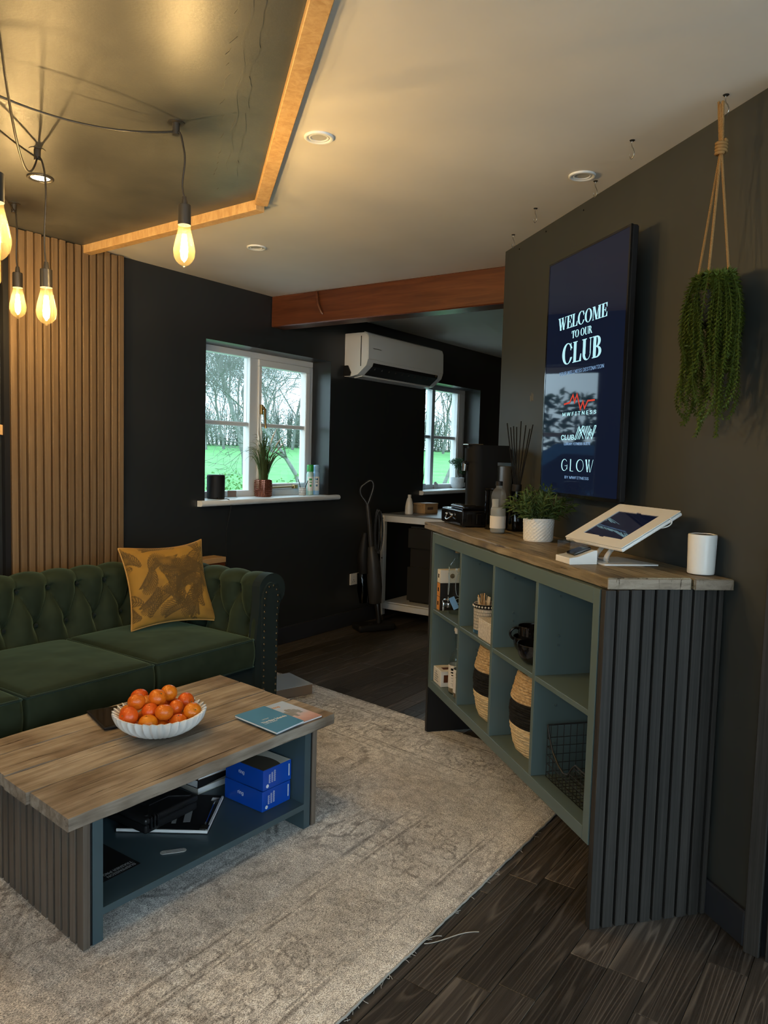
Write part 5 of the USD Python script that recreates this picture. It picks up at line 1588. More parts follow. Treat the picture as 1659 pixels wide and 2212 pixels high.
M(pb, 'picture', mv(extr(unary_union(sil).buffer(.001), .0003), .0, 0, .0059), 'ink_grey', False, label='dark figures on the cover picture')
M(pb, 'title', mv(rot(txt('Coaching', .012, .0003, True), 'z', -4), .07, .165, .0059), 'carton_orange', False)
tb1 = booklet('booklet', 'teal booklet with small white lettering lying on top of the other booklet', [(1.802, 1.858), (1.936, 1.848), (1.912, 1.640), (1.774, 1.636)], zb1 + .0061, .007, 'cover_teal')
M(tb1, 'lettering', mv(rot(cat([mv(txt('LIVING', .006, .0003), .020, .026, 0), txt('The Bay Islands', .0125, .0003, True, squeeze=.82), mv(txt('A GUIDE FOR VISITORS', .0035, .0003), .0, -.010, 0)]), 'z', -5), .030, .090, .0069), 'paper', False)

plain('print_grey', (.34, .34, .34), .6)
# ================================================================ on the shelf of the coffee table
zsf = .1005
mottled('ring_blue', (.004, .055, .36), (.005, .065, .40), 5.0, rough=.35, spec=.4)


def shelf_box(name, label, cat_, s, t, z, rz):
    p = f0 + (f1 - f0) * (s / .875) + back * (t / .595)
    return T(name, label, cat_, (p[0], p[1], z), rz)


for k, (z, dx, lb) in enumerate(((0, 0, 'blue carton with white print, lower of the two on the table shelf'), (.0715, .006, 'blue carton with a pale top, lying on another blue carton'))):
    t = shelf_box('blue_carton', lb, 'box', .680 + dx * .5, .062, zsf + z + .0004, -2.0)
    M(t, 'box', box(0, .133, 0, .185, 0, .070, .001), 'ring_blue', False)
    M(t, 'top_print', mv(extr(sbox(.002, .002, .131, .183).difference(affinity.scale(Point(.03, .055).buffer(1, 32), .062, .095)), .0004), 0, 0, .0701), 'carton_white', False, label='pale top') if k else None
    if k: M(t, 'top_picture', mv(extr(affinity.scale(Point(.03, .055).buffer(1, 32), .062, .095).intersection(sbox(.002, .002, .131, .183)), .0004), 0, 0, .0701), 'tank_dark', False)
    M(t, 'lettering', mv(rot(xz(txt('ring', .012, .0003)), 'z', -90), -.0001, .120, .034), 'paper', False)
    pr_ = [mv(xz(box(0, .0010 * (8 - (q % 3)), 0, .0008, 0, .0003)), .026 + .012 * c_, 0, .020 + .0022 * q) for c_ in range(3) for q in range(14 + 2 * c_)]
    pr_.append(mv(xz(mv(cyl(.0062, 0, .0003, 20), 0, 0, 0)), .020, 0, .012))
    pr_.append(mv(xz(box(0, .004, 0, .042, 0, .0003)), .120, 0, .016))
    M(t, 'print', mv(cat(pr_), 0, -.0001, 0), 'ink_grey' if False else 'paper_dim', False) if False else M(t, 'print', mv(cat(pr_), 0, -.0001, 0), 'paper', False)
plain('book_brown', (.10, .055, .035), .5)
for k, (w_, d_, h_, m_, rz, lb) in enumerate(((.15, .185, .022, 'carton_white', -3, 'white paperback at the bottom of the pile behind the blue cartons'), (.145, .18, .028, 'matte_black', 3, 'black book in the middle of the pile behind the blue cartons'), (.148, .18, .020, 'book_brown', -5, 'brown book second from the top of the pile'), (.14, .175, .018, 'matte_black', 2, 'dark thin book on top of the pile behind the blue cartons'))):
    z = zsf + sum((.022, .028, .020, .018)[:k]) + .0004 * (k + 1)
    t = T('book', lb, 'book', (1.745, 1.975, z), rz)
    M(t, 'pages', box(.002, w_ - .002, .002, d_ - .002, .0015, h_ - .0015), 'paper', False)
    M(t, 'cover', cat([box(0, w_, 0, d_, 0, .0013), box(0, w_, 0, d_, h_ - .0013, h_), box(0, w_, 0, .0013, 0, h_) if k % 2 else box(0, .0013, 0, d_, 0, h_)]), m_, False)
ca = T('black_case', 'black ribbed plastic tool case lying on the clipboard on the table shelf', 'case', (1.442, 1.868, zsf + .0125), 2)
M(ca, 'base', rbox(0, .215, 0, .19, 0, .028, .008), 'matte_black')
M(ca, 'lid', rbox(-.002, .217, -.002, .192, .0285, .050, .008), 'black_plastic')
rb_ = [LineString([(.02, .02), (.065, .07), (.15, .07), (.195, .02)]), LineString([(.02, .17), (.065, .12), (.15, .12), (.195, .17)]), LineString([(.065, .07), (.065, .12)]), LineString([(.15, .07), (.15, .12)])]
M(ca, 'lid_rib', mv(extr(unary_union([q.buffer(.006) for q in rb_]), .004), 0, 0, .0495), 'black_plastic')
for x in (.018, .031, .044):
    M(ca, 'latch_bar', rbox(x - .0035, x + .0035, -.010, .012, .014, .052, .003), 'gloss_black')
fo = T('clipboard', 'dark clipboard folder stuffed with papers under the black case', 'clipboard', (1.412, 1.978, zsf + .0004), -54.8)
M(fo, 'papers', box(.003, .288, .003, .246, .0013, .010), 'paper', False)
M(fo, 'cover', cat([box(0, .29, 0, .25, 0, .0012), box(.004, .282, .006, .248, .0102, .0118)]), 'matte_black', False)
M(fo, 'print', cat([mv(rot(box(0, .022, 0, .09, .0119, .0122), 'z', 8), .20, .05, 0), mv(rot(box(0, .014, 0, .05, .0119, .0122), 'z', 8), .165, .04, 0)]), 'ink_grey', False)
M(fo, 'clip', cat([box(.262, .288, .006, .035, .0118, .0140, .0006), tube([(.272, .05, .0135), (.268, .2, .0135)], .0026, 6), box(.255, .282, .20, .225, .0118, .0140, .0006)]), 'chrome')
pa = T('papers', 'loose printed papers poking out behind the left leg of the table shelf', 'papers', (1.215, 2.02, zsf + .0013), 12)
M(pa, 'sheet', box(-.0, .12, -.04, .16, 0, .0011), 'paper', False)
M(pa, 'sheet', mv(rot(box(.01, .12, -.05, .14, .0012, .0024), 'z', -5), 0, 0, 0), 'label_paper', False)
M(pa, 'print', cat([box(.015, .10, .0 + .014 * k, .004 + .014 * k, .0025, .0027) for k in range(7)]), 'ink_grey', False)
fl = T('flyer', 'black flyer printed with suspension trainer lettering at the left front of the table shelf', 'flyer', (1.175, 1.765, zsf + .0004))
M(fl, 'sheet', box(0, .172, 0, .235, 0, .0007), 'matte_black', False)
ft = cat([mv(txt('SUSPENSION', .0105, .0002, True), 0, .0, 0), mv(txt('TRAINER PRO', .0105, .0002, True), 0, -.0165, 0)])
M(fl, 'lettering', mv(rot(ft, 'z', 180), .163, .017, .00075), 'print_grey', False)
M(fl, 'mark', mv(rot(extr(sbox(0, 0, .022, .017).difference(sbox(.0012, .0012, .0208, .0158)).union(Polygon([(.003, .003), (.011, .0145), (.019, .003)])), .0002), 'z', 180), .050, .022, .00075), 'print_grey', False)
plain('tag_metal', (.52, .51, .48), .4, metal=.3)
tg = shelf_box('metal_tag', 'small oval metal tag with engraved lines lying on the front of the table shelf', 'tag', .0, .0, zsf + .0004, -36.7)
stage.GetPrimAtPath(tg).GetAttribute('xformOp:translate').Set(Gf.Vec3d(1.425, 1.760, zsf + .0004))
M(tg, 'plate', extr(LineString([(0, 0), (.055, 0)]).buffer(.0105).difference(Point(-.004, 0).buffer(.0018)), .0015), 'tag_metal')
M(tg, 'engraving', cat([box(.006, .056, -.005 + .0035 * k, -.0038 + .0035 * k, .0015, .00165) for k in range(4)]), 'ink_grey', False)

# gold cushion on the sofa
mat('palm_cloth', {'at': ('attribute', {'attribute': 'print'}), 'tc': ('texture_coordinate', {}), 'n': ('noise_texture', {'scale': 500.0}), 'b': ('bump', {'strength': .25, 'distance': .001}),
                   'p': ('principled_bsdf', {'roughness': .75, 'specular_ior_level': .2, 'sheen_weight': .25, 'sheen_tint': (.8, .6, .3)})},
    [('at.color', 'p.base_color'), ('tc.object', 'n.vector'), ('n.fac', 'b.height'), ('b.normal', 'p.normal')])
plain('palm_piping', (.40, .22, .06), .8)
n = 150
u = np.linspace(-1, 1, n); U, V = np.meshgrid(u, u, indexing='ij')
inf = (np.clip(1 - U ** 2, 0, 1) * np.clip(1 - V ** 2, 0, 1)) ** .42
sx = U * (1 - .11 * (1 - V ** 2) * np.abs(U)); sy2 = V * (1 - .12 * (1 - U ** 2) * np.abs(V)) + .05 * U * np.clip(V, 0, 1) ** 2 * np.abs(U) ** 3
rip = (meshkit.fbm(np.stack([U * 2.2, V * 2.2, U * 0], -1) + 5, 3, 9) - .5) * .03
hs = .206
Pf = np.stack([sx * hs, sy2 * hs, inf * (.068 + rip)], -1); Pb = np.stack([sx * hs, sy2 * hs, -inf * .06], -1)
mf, mbk = grid_mesh(Pf), grid_mesh(Pb); mbk.invert()
body = cat([mf, mbk])
segs = []
r = np.random.default_rng(44)
for (x, y, an, L, cur) in [(r.uniform(-1, 1), r.uniform(-1, 1), r.uniform(0, 360), r.uniform(.45, .75), r.choice([-1.3, 1.3])) for _ in range(30)]:
    p_ = np.array([x, y]); th = math.radians(an)
    for k in range(15):
        q_ = p_ + 1.15 * L / 15 * np.array([math.cos(th), math.sin(th)])
        segs.append((*p_, *q_, .010))
        for sd__ in (-1, 1):
            t2_ = th + sd__ * (1.05 - .03 * k); ll = .34 * math.sin(PI * (k + 1.5) / 17)
            m_ = p_ + .55 * ll * np.array([math.cos(t2_), math.sin(t2_)]); e_ = m_ + .5 * ll * np.array([math.cos(t2_ - sd__ * .7), math.sin(t2_ - sd__ * .7)])
            segs += [(*p_, *m_, .0135), (*m_, *e_, .0085)]
        p_ = q_; th += cur / 15
segs = np.array(segs)
pq = np.stack([U.ravel(), V.ravel()], 1)
dmin = np.full(len(pq), 9.0)
for s_ in segs:
    ab = s_[2:4] - s_[:2]; t_ = np.clip(((pq - s_[:2]) @ ab) / (ab @ ab), 0, 1)
    dmin = np.minimum(dmin, np.linalg.norm(pq - s_[:2] - t_[:, None] * ab, axis=1) / s_[4])
tone = meshkit.fbm(np.stack([U * 1.6, V * 1.6, U * 0], -1) + 3, 3, 5).ravel()
fade_ = np.clip((tone - .38) * 6, .0, .9)
inkp = np.clip(1.5 - dmin, 0, 1) * fade_
# a dark crane in flight
bird = unary_union([Polygon([(-.02, -.02), (.10, .10), (.38, .20), (.55, .16), (.30, .08), (.16, -.02)]), Polygon([(-.02, .0), (.12, -.02), (.05, -.22), (-.08, -.36), (-.05, -.15)]), Polygon([(-.02, .0), (.08, .05), (.02, .09), (-.16, .12), (-.02, .05)])])
inb = shapely.contains_xy(affinity.translate(bird, .12, .02), pq[:, 0], pq[:, 1])
inkp = np.maximum(inkp, inb * .95)
cg, cd_, cs_ = np.array([.29, .155, .026]), np.array([.060, .038, .014]), np.array([.17, .095, .024])
wash = np.clip((meshkit.fbm(np.stack([U * 2.4, V * 2.4, U * 0], -1) + 17, 3, 6).ravel() - .48) * 4, 0, 1)[:, None]
colp = cg * (1 - wash * .6) + cs_ * wash * .6
colp = colp * (1 - inkp[:, None]) + cd_ * inkp[:, None]
colp = np.vstack([colp, np.tile(cg, (len(mbk.vertices), 1))])
rimc = np.concatenate([Pf[:, 0], Pf[-1, 1:], Pf[-2::-1, -1], Pf[0, -2:0:-1], Pf[:2, 0]])


def lean(m):
    # drawn flat; x across, y up the cushion, z out of its face -> stood up, leaning back against the sofa
    m = m.copy(); v = np.array(m.vertices)
    m.vertices = np.column_stack([v[:, 0], -v[:, 2], v[:, 1]])
    m = rot(m, 'y', -1.0); m = rot(m, 'x', -28.0); m = rot(m, 'z', -20.0)
    return m


gc = T('cushion', 'gold scatter cushion with a dark palm leaf print on the sofa', 'cushion', (2.354, 2.885, .657))
cvm = usdkit.mesh(stage, M(gc, 'cover', lean(body), 'palm_cloth', True), lean(body), MATS['palm_cloth'], smooth=True)
UsdGeom.PrimvarsAPI(cvm).CreatePrimvar('print', Sdf.ValueTypeNames.Color3fArray, 'vertex').Set(Vt.Vec3fArray.FromNumpy(colp.astype(np.float32)))
M(gc, 'piping', lean(tube(rimc, .0042, 6)), 'palm_piping', True)

# ================================================================ window sill of the first window
SZ = 1.0005
sk = T('speaker', 'black cylindrical speaker at the left end of the window sill', 'speaker', (3.255, 3.545, SZ))
M(sk, 'shell', lathe([(0, 0), (.050, 0), (.055, .006), (.055, .142), (.051, .148), (0, .148)], 40), 'matte_black')
M(sk, 'cable', tube(spline([(-.03, -.045, .008), (-.02, -.09, .004), (.0, -.122, -.002), (.006, -.127, -.03), (.003, -.119, -.10), (.0, -.098, -.22), (.004, -.097, -.38), (0, -.097, -.52)], 40), .0025, 6), 'matte_black', True)
pf = T('photo_block', 'small clear photo block with a reddish picture on the window sill', 'photo block', (3.405, 3.560, SZ), -40)
M(pf, 'block', box(-.035, .035, 0, .012, 0, .045, .001), 'clear_glass', False)
M(pf, 'photo', mv(rot(box(-.028, .028, 0, .002, .005, .046), 'x', 0), 0, -.003, 0), 'book_brown', False)
mottled('copper_glass', (.16, .055, .035), (.26, .10, .06), 10.0, rough=.18, spec=.6, metal=.6)
gp = T('grass_plant', 'tall artificial grass plant in a studded copper pot on the window sill', 'potted plant', (3.672, 3.545, SZ))
n, kz = 28, 10
pot = lathe([(0, 0), (.050, 0), (.053, .004), (.057, .06), (.055, .112), (.052, .114), (.049, .110), (.049, .02), (0, .02)], 40)
M(gp, 'pot', pot, 'copper_glass', 40)
studs = []
for j in range(9):
    z = .009 + .0117 * j; R = .0535 + .0035 * math.sin(z / .114 * PI)
    for k in range(26):
        a = 2 * PI * k / 26
        q = trimesh.creation.icosphere(0, .0052)
        studs.append(mv(q, R * math.cos(a), R * math.sin(a), z))
M(gp, 'studs', cat(studs), 'copper_glass', False, kind='stuff')
leafmat('leaf_grass', (.07, .10, .03), (.36, .38, .11), .35)
plain('plume', (.78, .72, .64), .8)
r = np.random.default_rng(33)
bl = []
for k in range(120):
    a = 2.39996 * k; q = (k + .5) / 120
    sp_ = .27 * q ** .8; h = .34 * (1 - .38 * q) * (.75 + .4 * r.random())
    dx, dy = sp_ * math.cos(a) + .05 * q, sp_ * math.sin(a) * .42
    p = np.array([(.03 * math.cos(a) * q, .03 * math.sin(a) * q, .10), (dx * .25, dy * .25, .10 + h * .5), (dx * .65, dy * .65, .10 + h * .92), (dx, dy, .10 + h * (1.0 - .25 * q))])
    c_ = spline(p, 14)
    tn = np.gradient(c_, axis=0); sd_ = np.cross(tn, [math.cos(a), math.sin(a), .2]); sd_ /= np.linalg.norm(sd_, axis=1, keepdims=True) + 1e-9
    w_ = np.linspace(.0050, .0005, 14)[:, None]
    M(gp, 'blade', grid_mesh(np.stack([c_ - sd_ * w_, c_ + np.cross(sd_, tn / np.linalg.norm(tn, axis=1, keepdims=True)) * w_ * .4, c_ + sd_ * w_], 1)), 'leaf_grass', True)
for k, (dx, dy, h, bend) in enumerate(((-.075, -.01, .37, .01), (-.035, .0, .43, .0), (-.015, .01, .34, .01), (.075, -.015, .36, .04), (.135, -.01, .31, .05), (.165, .0, .27, .05))):
    c_ = spline([(0, 0, .1), (dx * .35, dy, .1 + h * .45), (dx * .8, dy, .1 + h * .78), (dx + bend, dy, .1 + h)], 24)
    M(gp, 'plume', cat([tube(c_[:16], .001, 4), tube(c_[15:], np.array([.0015, .004, .0052, .0055, .005, .0042, .003, .002, .0006]), 7)]), 'plume', True)
mat('dash_pattern', {'tc': ('texture_coordinate', {}), 'sp': ('separate_xyz', {}), 'at': ('math', {'math_type': 'arctan2'}), 'mx': ('math', {'math_type': 'multiply', 'value2': 3.0}), 'cb': ('combine_xyz', {}), 'mz': ('math', {'math_type': 'multiply', 'value2': 60.0}),
                     'br': ('brick_texture', {'offset': .5, 'color1': (.66, .66, .64), 'color2': (.66, .66, .64), 'mortar': (.06, .06, .065), 'scale': 1.0, 'mortar_size': .06, 'brick_width': .55, 'row_height': .95}), 'p': ('principled_bsdf', {'roughness': .4})},
    [('tc.object', 'sp.vector'), ('sp.y', 'at.value1'), ('sp.x', 'at.value2'), ('at.value', 'mx.value1'), ('mx.value', 'cb.x'), ('sp.z', 'mz.value1'), ('mz.value', 'cb.y'), ('cb.vector', 'br.vector'), ('br.color', 'p.base_color')])
pc = T('pencil_pot', 'small white pot with a dark dash pattern holding two pens on the sill', 'pot', (4.050, 3.530, SZ))
M(pc, 'pot', lathe([(0, 0), (.024, 0), (.026, .003), (.027, .053), (.025, .0535), (.0235, .052), (.0225, .005), (0, .005)], 32), 'dash_pattern', 40)
for k, (dx, dy) in enumerate(((-.018, .004), (.024, -.006))):
    M(pc, 'pen', tube([(0, 0, .007), (dx, dy, .055), (dx * 2.0, dy * 2, .112)], .0024, 7), 'ink' if k else 'dark_metal', True)
plain('can_green', (.02, .30, .05), .35)
plain('can_blue', (.30, .50, .72), .35)
plain('can_mint', (.40, .62, .58), .35)
for k, (x, y, lb) in enumerate(((4.118, 3.520, 'white and mint spray can with a green cap on the sill'), (4.186, 3.522, 'light blue air freshener spray can at the right end of the sill'))):
    t = T('spray_can', lb, 'spray can', (x, y, SZ))
    M(t, 'can', lathe([(0, 0), (.024, 0), (.0255, .003), (.0255, .150), (.021, .163), (.019, .166), (0, .166)], 32), ('can_mint', 'can_blue')[k])
    if k == 0:
        M(t, 'cap', lathe([(0, .166), (.0245, .166), (.0245, .205), (.021, .214), (0, .215)], 28), 'can_green')
    else:
        M(t, 'cap', lathe([(0, .166), (.020, .166), (.022, .185), (.0235, .200), (.019, .212), (0, .215)], 28), 'can_blue')
    lab = lambda R, z0, z1, a0, a1: grid_mesh(np.array([[(R * math.cos(a), R * math.sin(a), z) for z in (z0, z1)] for a in np.linspace(a0, a1, 10)]))
    M(t, 'label', lab(.0258, .03, .13, -3.2, -1.2), 'white_gloss', True)
    M(t, 'print', cat([lab(.0260, .104, .118, -2.7, -1.9), lab(.0260, .088, .094, -2.6, -1.9), lab(.0260, .060, .074, -2.5, -2.0)]), 'can_green' if k == 0 else 'car_blue' if 'car_blue' in MATS else 'ink', True)
# second window sill
leafmat('leaf_bonsai', (.03, .07, .03), (.09, .16, .07), .2)
mottled('concrete', (.40, .42, .44), (.52, .54, .56), 20.0, rough=.8)
bo = T('bonsai', 'small artificial bonsai tree in a pale grey pot on the second window sill', 'bonsai', (6.305, 3.560, SZ))
M(bo, 'pot', lathe([(0, 0), (.045, 0), (.056, .012), (.064, .05), (.066, .100), (.062, .102), (.057, .098), (.055, .03), (0, .03)], 36), 'concrete', 40)
M(bo, 'trunk', cat([tube(spline([(0, 0, .08), (.012, 0, .12), (-.012, 0, .15), (.0, 0, .19), (-.03, 0, .235)], 20), np.linspace(.010, .004, 20), 7), tube(spline([(-.008, 0, .16), (.03, 0, .18), (.07, -.005, .172)], 12), np.linspace(.006, .003, 12), 6)]), 'bark' if 'bark' in MATS else 'book_brown', True)
for k, (x, z, a, h) in enumerate(((-.045, .250, .075, .026), (.02, .262, .055, .020), (.055, .200, .065, .028), (.095, .165, .048, .030), (.03, .215, .05, .02))):
    M(bo, 'foliage_pad', leaf_cloud((x, 0, z), (a, a * .8, h), 420, .016, 40 + k, .3, .35), 'leaf_bonsai', False)
fg = T('figurine', 'small pale figurine at the left end of the second window sill', 'figurine', (5.985, 3.610, SZ))
M(fg, 'body', cat([lathe([(0, 0), (.022, .0), (.020, .02), (.012, .035), (.015, .05), (.010, .062), (0, .066)], 20), tube(spline([(.015, 0, .03), (.035, 0, .045), (.04, 0, .02)], 12), .005, 6)]), 'concrete', True)
lf = T('leaf_pot', 'little upright leafy plant beside the figurine on the second window sill', 'potted plant', (5.735, 3.600, SZ))
M(lf, 'pot', lathe([(0, 0), (.03, 0), (.036, .05), (.033, .05), (.03, .01), (0, .01)], 24), 'concrete', 40)
M(lf, 'leaves', cat([tube(spline([(0, 0, .04), (dx * .5, 0, .11), (dx, dx * .2, .19)], 12), np.linspace(.006, .001, 12), 5) for dx in (-.05, -.02, .015, .05, .03)]), 'leaf_grass', True)
for k, (x, y, w_) in enumerate(((6.435, 3.600, .055), (6.47, 3.545, .030))):
    t = T('photo_block', ('clear photo block beside the bonsai on the second window sill', 'small dark photo frame at the right end of the second window sill')[k], 'photo block', (x, y, SZ), -38)
    M(t, 'block', box(0, w_, 0, .010, 0, .06, .001), 'clear_glass' if k == 0 else 'white_gloss', False)
    M(t, 'photo', box(.006, w_ - .006, -.0015, -.0002, .008, .05), 'label_paper' if k == 0 else 'ink_grey', False)

# ================================================================ white cart with the black fridge, steam mop, socket
ck = T('cart', 'white metal framed side table on castors under the second window', 'side table', (4.80, 2.62, 0))
CW, CL, CH = 1.15, .755, .845
po = []
for x in (0, CW - .035):
    for y in (0, CL - .035):
        M(ck, 'leg', box(x, x + .035, y, y + .035, .055, CH - .012, .002), 'white_metal', False)
        c_ = M(ck, 'castor', cat([mv(rot(cyl(.025, -.010, .010, 20), 'y', 90), x + .018, y + .018, .0255), box(x + .006, x + .030, y + .010, y + .026, .03, .055)]), 'rubber')
for y in (0, CL - .035):
    M(ck, 'rail', box(.035, CW - .035, y, y + .035, .105, .150, .002), 'white_metal', False)
    M(ck, 'rail', box(.035, CW - .035, y, y + .035, CH - .060, CH - .012, .002), 'white_metal', False)
for x in (0, CW - .035):
    M(ck, 'rail', box(x, x + .035, .035, CL - .035, .105, .150, .002), 'white_metal', False)
    M(ck, 'rail', box(x, x + .035, .035, CL - .035, CH - .060, CH - .012, .002), 'white_metal', False)
M(ck, 'bottom_shelf', box(.03, CW - .03, .03, CL - .03, .1505, .157), 'white_metal', False)
plain('worktop_grey', (.22, .23, .24), .3)
M(ck, 'table_top', box(-.002, CW + .002, -.002, CL + .002, CH - .0118, CH, .002), 'worktop_grey', False)
for y, z in ((CL - .018, CH - .035), (CL - .018, .50)):
    M(ck, 'bolt', mv(rot(cyl(.005, 0, .003, 10), 'y', -90), .0, y, z), 'dark_metal')
plain('fridge_black', (.030, .028, .025), .3, .5)
fg2 = T('fridge', 'black mini fridge with a recessed handle standing inside the white side table', 'fridge', (4.905, 2.685, .1575))
M(fg2, 'body', rbox(.03, .52, 0, .50, 0, .60, .008), 'fridge_black')
dp = sbox(0, .02, .50, .58).difference(sbox(.22, .30, .51, .41).buffer(.02))
m = extr(dp, .03); v = np.array(m.vertices); m.vertices = np.column_stack([.029 - v[:, 2], v[:, 0] * 1.0, v[:, 1]]); m.fix_normals()
M(fg2, 'door', m, 'fridge_black', 30)
M(fg2, 'door_seam', box(.024, .0285, .0, .50, .462, .468), 'matte_black', False)
ib = T('cleaner_bottle', 'white plastic squeeze bottle standing on the side table', 'bottle', (4.935, 3.205, CH + .0005))
M(ib, 'bottle', lathe(bottle_profile([(0, .002), (.030, 0), (.033, .006), (.032, .05), (.026, .09), (.018, .120), (.013, .128), (.0125, .131)], 30), 28), 'white_gloss', True)
M(ib, 'cap', lathe([(0, .1315), (.014, .1315), (.0135, .150), (0, .151)], 20), 'white_gloss')
wbx = T('wooden_box', 'light wooden box beside the white bottle on the side table', 'box', (5.055, 3.135, CH + .0005), -8)
M(wbx, 'box', box(0, .16, 0, .12, 0, .068, .002), 'light_wood', False)
M(wbx, 'lid', box(-.002, .162, -.002, .122, .0685, .080, .002), 'light_wood', False)
M(wbx, 'print', mv(box(.03, .10, -.0004, .0, .03, .05), 0, 0, 0), 'book_brown', False)

so = T('wall_socket', 'white double plug socket low on the window wall', 'socket', (4.520, YA, .308))
M(so, 'plate', rbox(0, .146, -.010, 0, 0, .086, .003), 'white_plastic')
for x in (.040, .106):
    M(so, 'switch', box(x - .005, x + .005, -.0125, -.0102, .052, .068, .001), 'white_gloss')
    M(so, 'pin_hole', cat([box(x - .003, x + .003, -.0105, -.0101, .034, .041), box(x - .013, x - .008, -.0105, -.0101, .020, .026), box(x + .008, x + .013, -.0105, -.0101, .020, .026)]), 'ink', False)

plain('mop_grey', (.035, .034, .034), .4, .3)
vm = T('steam_mop', 'black upright steam mop with a looped handle and wound cable standing against the dark wall', 'steam mop', (4.53, 3.215, 0), 0)
rx, ry = right0[0], right0[1]
def RV(a, d, z):        # a to the picture's right, d towards the wall, all in the mop's own place
    return (a * rx, a * ry + d, z)
M(vm, 'head', mv(rot(rbox(-.150, .150, -.075, .075, .003, .055, .02), 'z', -30), 0, .01, 0), 'matte_black')
M(vm, 'head_badge', mv(rot(box(-.02, .02, -.012, .012, .0552, .057), 'z', -20), -.05, .0, 0), 'steel', False)
M(vm, 'neck', tube([RV(.03, 0, .05), RV(.03, .01, .14), RV(.02, .02, .24)], [.022, .02, .03], 12), 'black_plastic', True)
M(vm, 'body', tube([RV(.015, .02, .20), RV(.012, .025, .32), RV(.0, .03, .50), RV(-.012, .035, .62)], [.045, .055, .052, .028], 18), 'mop_grey', True)
M(vm, 'water_tank', tube([RV(-.065, .03, .20), RV(-.070, .035, .30), RV(-.075, .04, .42)], [.030, .042, .036], 14), 'dark_glass', True)
M(vm, 'dark_cover', tube([RV(-.06, .035, .42), RV(-.07, .04, .55), RV(-.055, .045, .72)], [.042, .046, .02], 14), 'matte_black', True)
M(vm, 'pole', tube([RV(-.010, .035, .60), RV(-.024, .045, .80), RV(-.034, .055, .93)], [.020, .017, .016], 12), 'mop_grey', True)
M(vm, 'handle', tube(spline([RV(-.034, .055, .92), RV(-.055, .058, .965), RV(-.078, .060, 1.0), RV(-.078, .060, 1.055), RV(-.045, .062, 1.085), RV(.0, .064, 1.105), RV(.012, .064, 1.09), RV(.008, .062, 1.03), RV(-.012, .058, .975), RV(-.034, .055, .92)], 60), .0105, 8), 'black_plastic', True)
cb = []
r = np.random.default_rng(9)
for k in range(9):
    a = .012 + .010 * k * .6; o = .004 * r.normal()
    cb.append(tube([RV(-.010 + .030 * math.cos(t) * (1 + .09 * k) * .55 + .012 + o, .005 - .006 * k * .4, .735 + (.155 + .006 * r.normal()) * math.sin(t)) for t in np.linspace(0, 2 * PI, 36)], .0034, 6))
M(vm, 'cable', cat(cb), 'black_plastic', True)

# odds and ends
lb_ = T('floor_box', 'flat brown cardboard box with a pale top lying beside the sofa arm', 'box', (2.78, 2.665, .0105), -17)
plain('cardboard', (.22, .15, .10), .75)
plain('box_grey', (.42, .43, .43), .5)
M(lb_, 'box', box(.0, .30, .0, .24, 0, .052, .001), 'cardboard', False)
M(lb_, 'lid', box(-.001, .301, -.001, .241, .0525, .056, .001), 'box_grey', False)
lg_ = T('wooden_ledge', 'brown wooden box edge showing behind the sofa arm against the wall', 'box', (2.70, 3.315, 0))
M(lg_, 'box', box(0, .425, 0, .10, 0, .640, .002), 'beam_wood', False)
M(lg_, 'lid', box(-.003, .428, -.003, .103, .641, .672, .002), 'light_wood', False)
# wooden letter-like frame on the wall at the left edge
hx = T('wall_shelf', 'wooden angular wall frame cut off by the left edge of the picture', 'wall frame', (1.60, YA, 1.76))
for sg_ in (1, -1):
    for pts, w_ in (([(-.07, .44), (.06, .44), (.262, .385)], .05), ([(.262, .36), (.12, .02)], .06), ([(.12, .02), (.12, -.35)], .05), ([(-.07, -.375), (.14, -.375), (.262, -.395)], .045)):
        if sg_ < 0:
            pts = [(-.14 - x, y) for x, y in pts]
        M(hx, 'board', xz(ribbon(pts, w_, .02)), 'pine')
# ================================================================ outdoors, seen through the windows and mirrored in the television
mottled('lawn', (.09, .27, .09), (.16, .38, .14), .9, rough=.9, spec=.1, detail=8.0)
plain('twig', (.15, .155, .14), .9, .1)


leafmat('leaf_hedge', (.025, .07, .022), (.07, .16, .05))
leafmat('leaf_bush', (.10, .26, .06), (.25, .48, .14))
leafmat('leaf_far', (.15, .19, .14), (.24, .28, .20))
GZ = -.25
gx = np.linspace(-25, 120, 60); gy = np.linspace(YA + .25, 110, 50)
GX, GY = np.meshgrid(gx, gy, indexing='ij')
d_ = np.hypot(GX, GY)
def gz(x, y):
    return GZ + .031 * np.clip(np.hypot(x, y) - 9.5, 0, 70)

g_ = grid_mesh(np.stack([GX, GY, gz(GX, GY)], -1))
g_.fix_normals()
mottled('gravel', (.36, .35, .33), (.52, .51, .48), 40.0, rough=.9, bump=.4, bscale=120.0)
top('driveway', box(-12, 14, YA + .26, 8.9, GZ - .2, GZ + .02), 'gravel', 'pale gravel strip along the house wall outside', 'driveway', kind='stuff')
top('lawn', g_, 'lawn', 'bright green lawn outside the windows', 'lawn', kind='stuff')


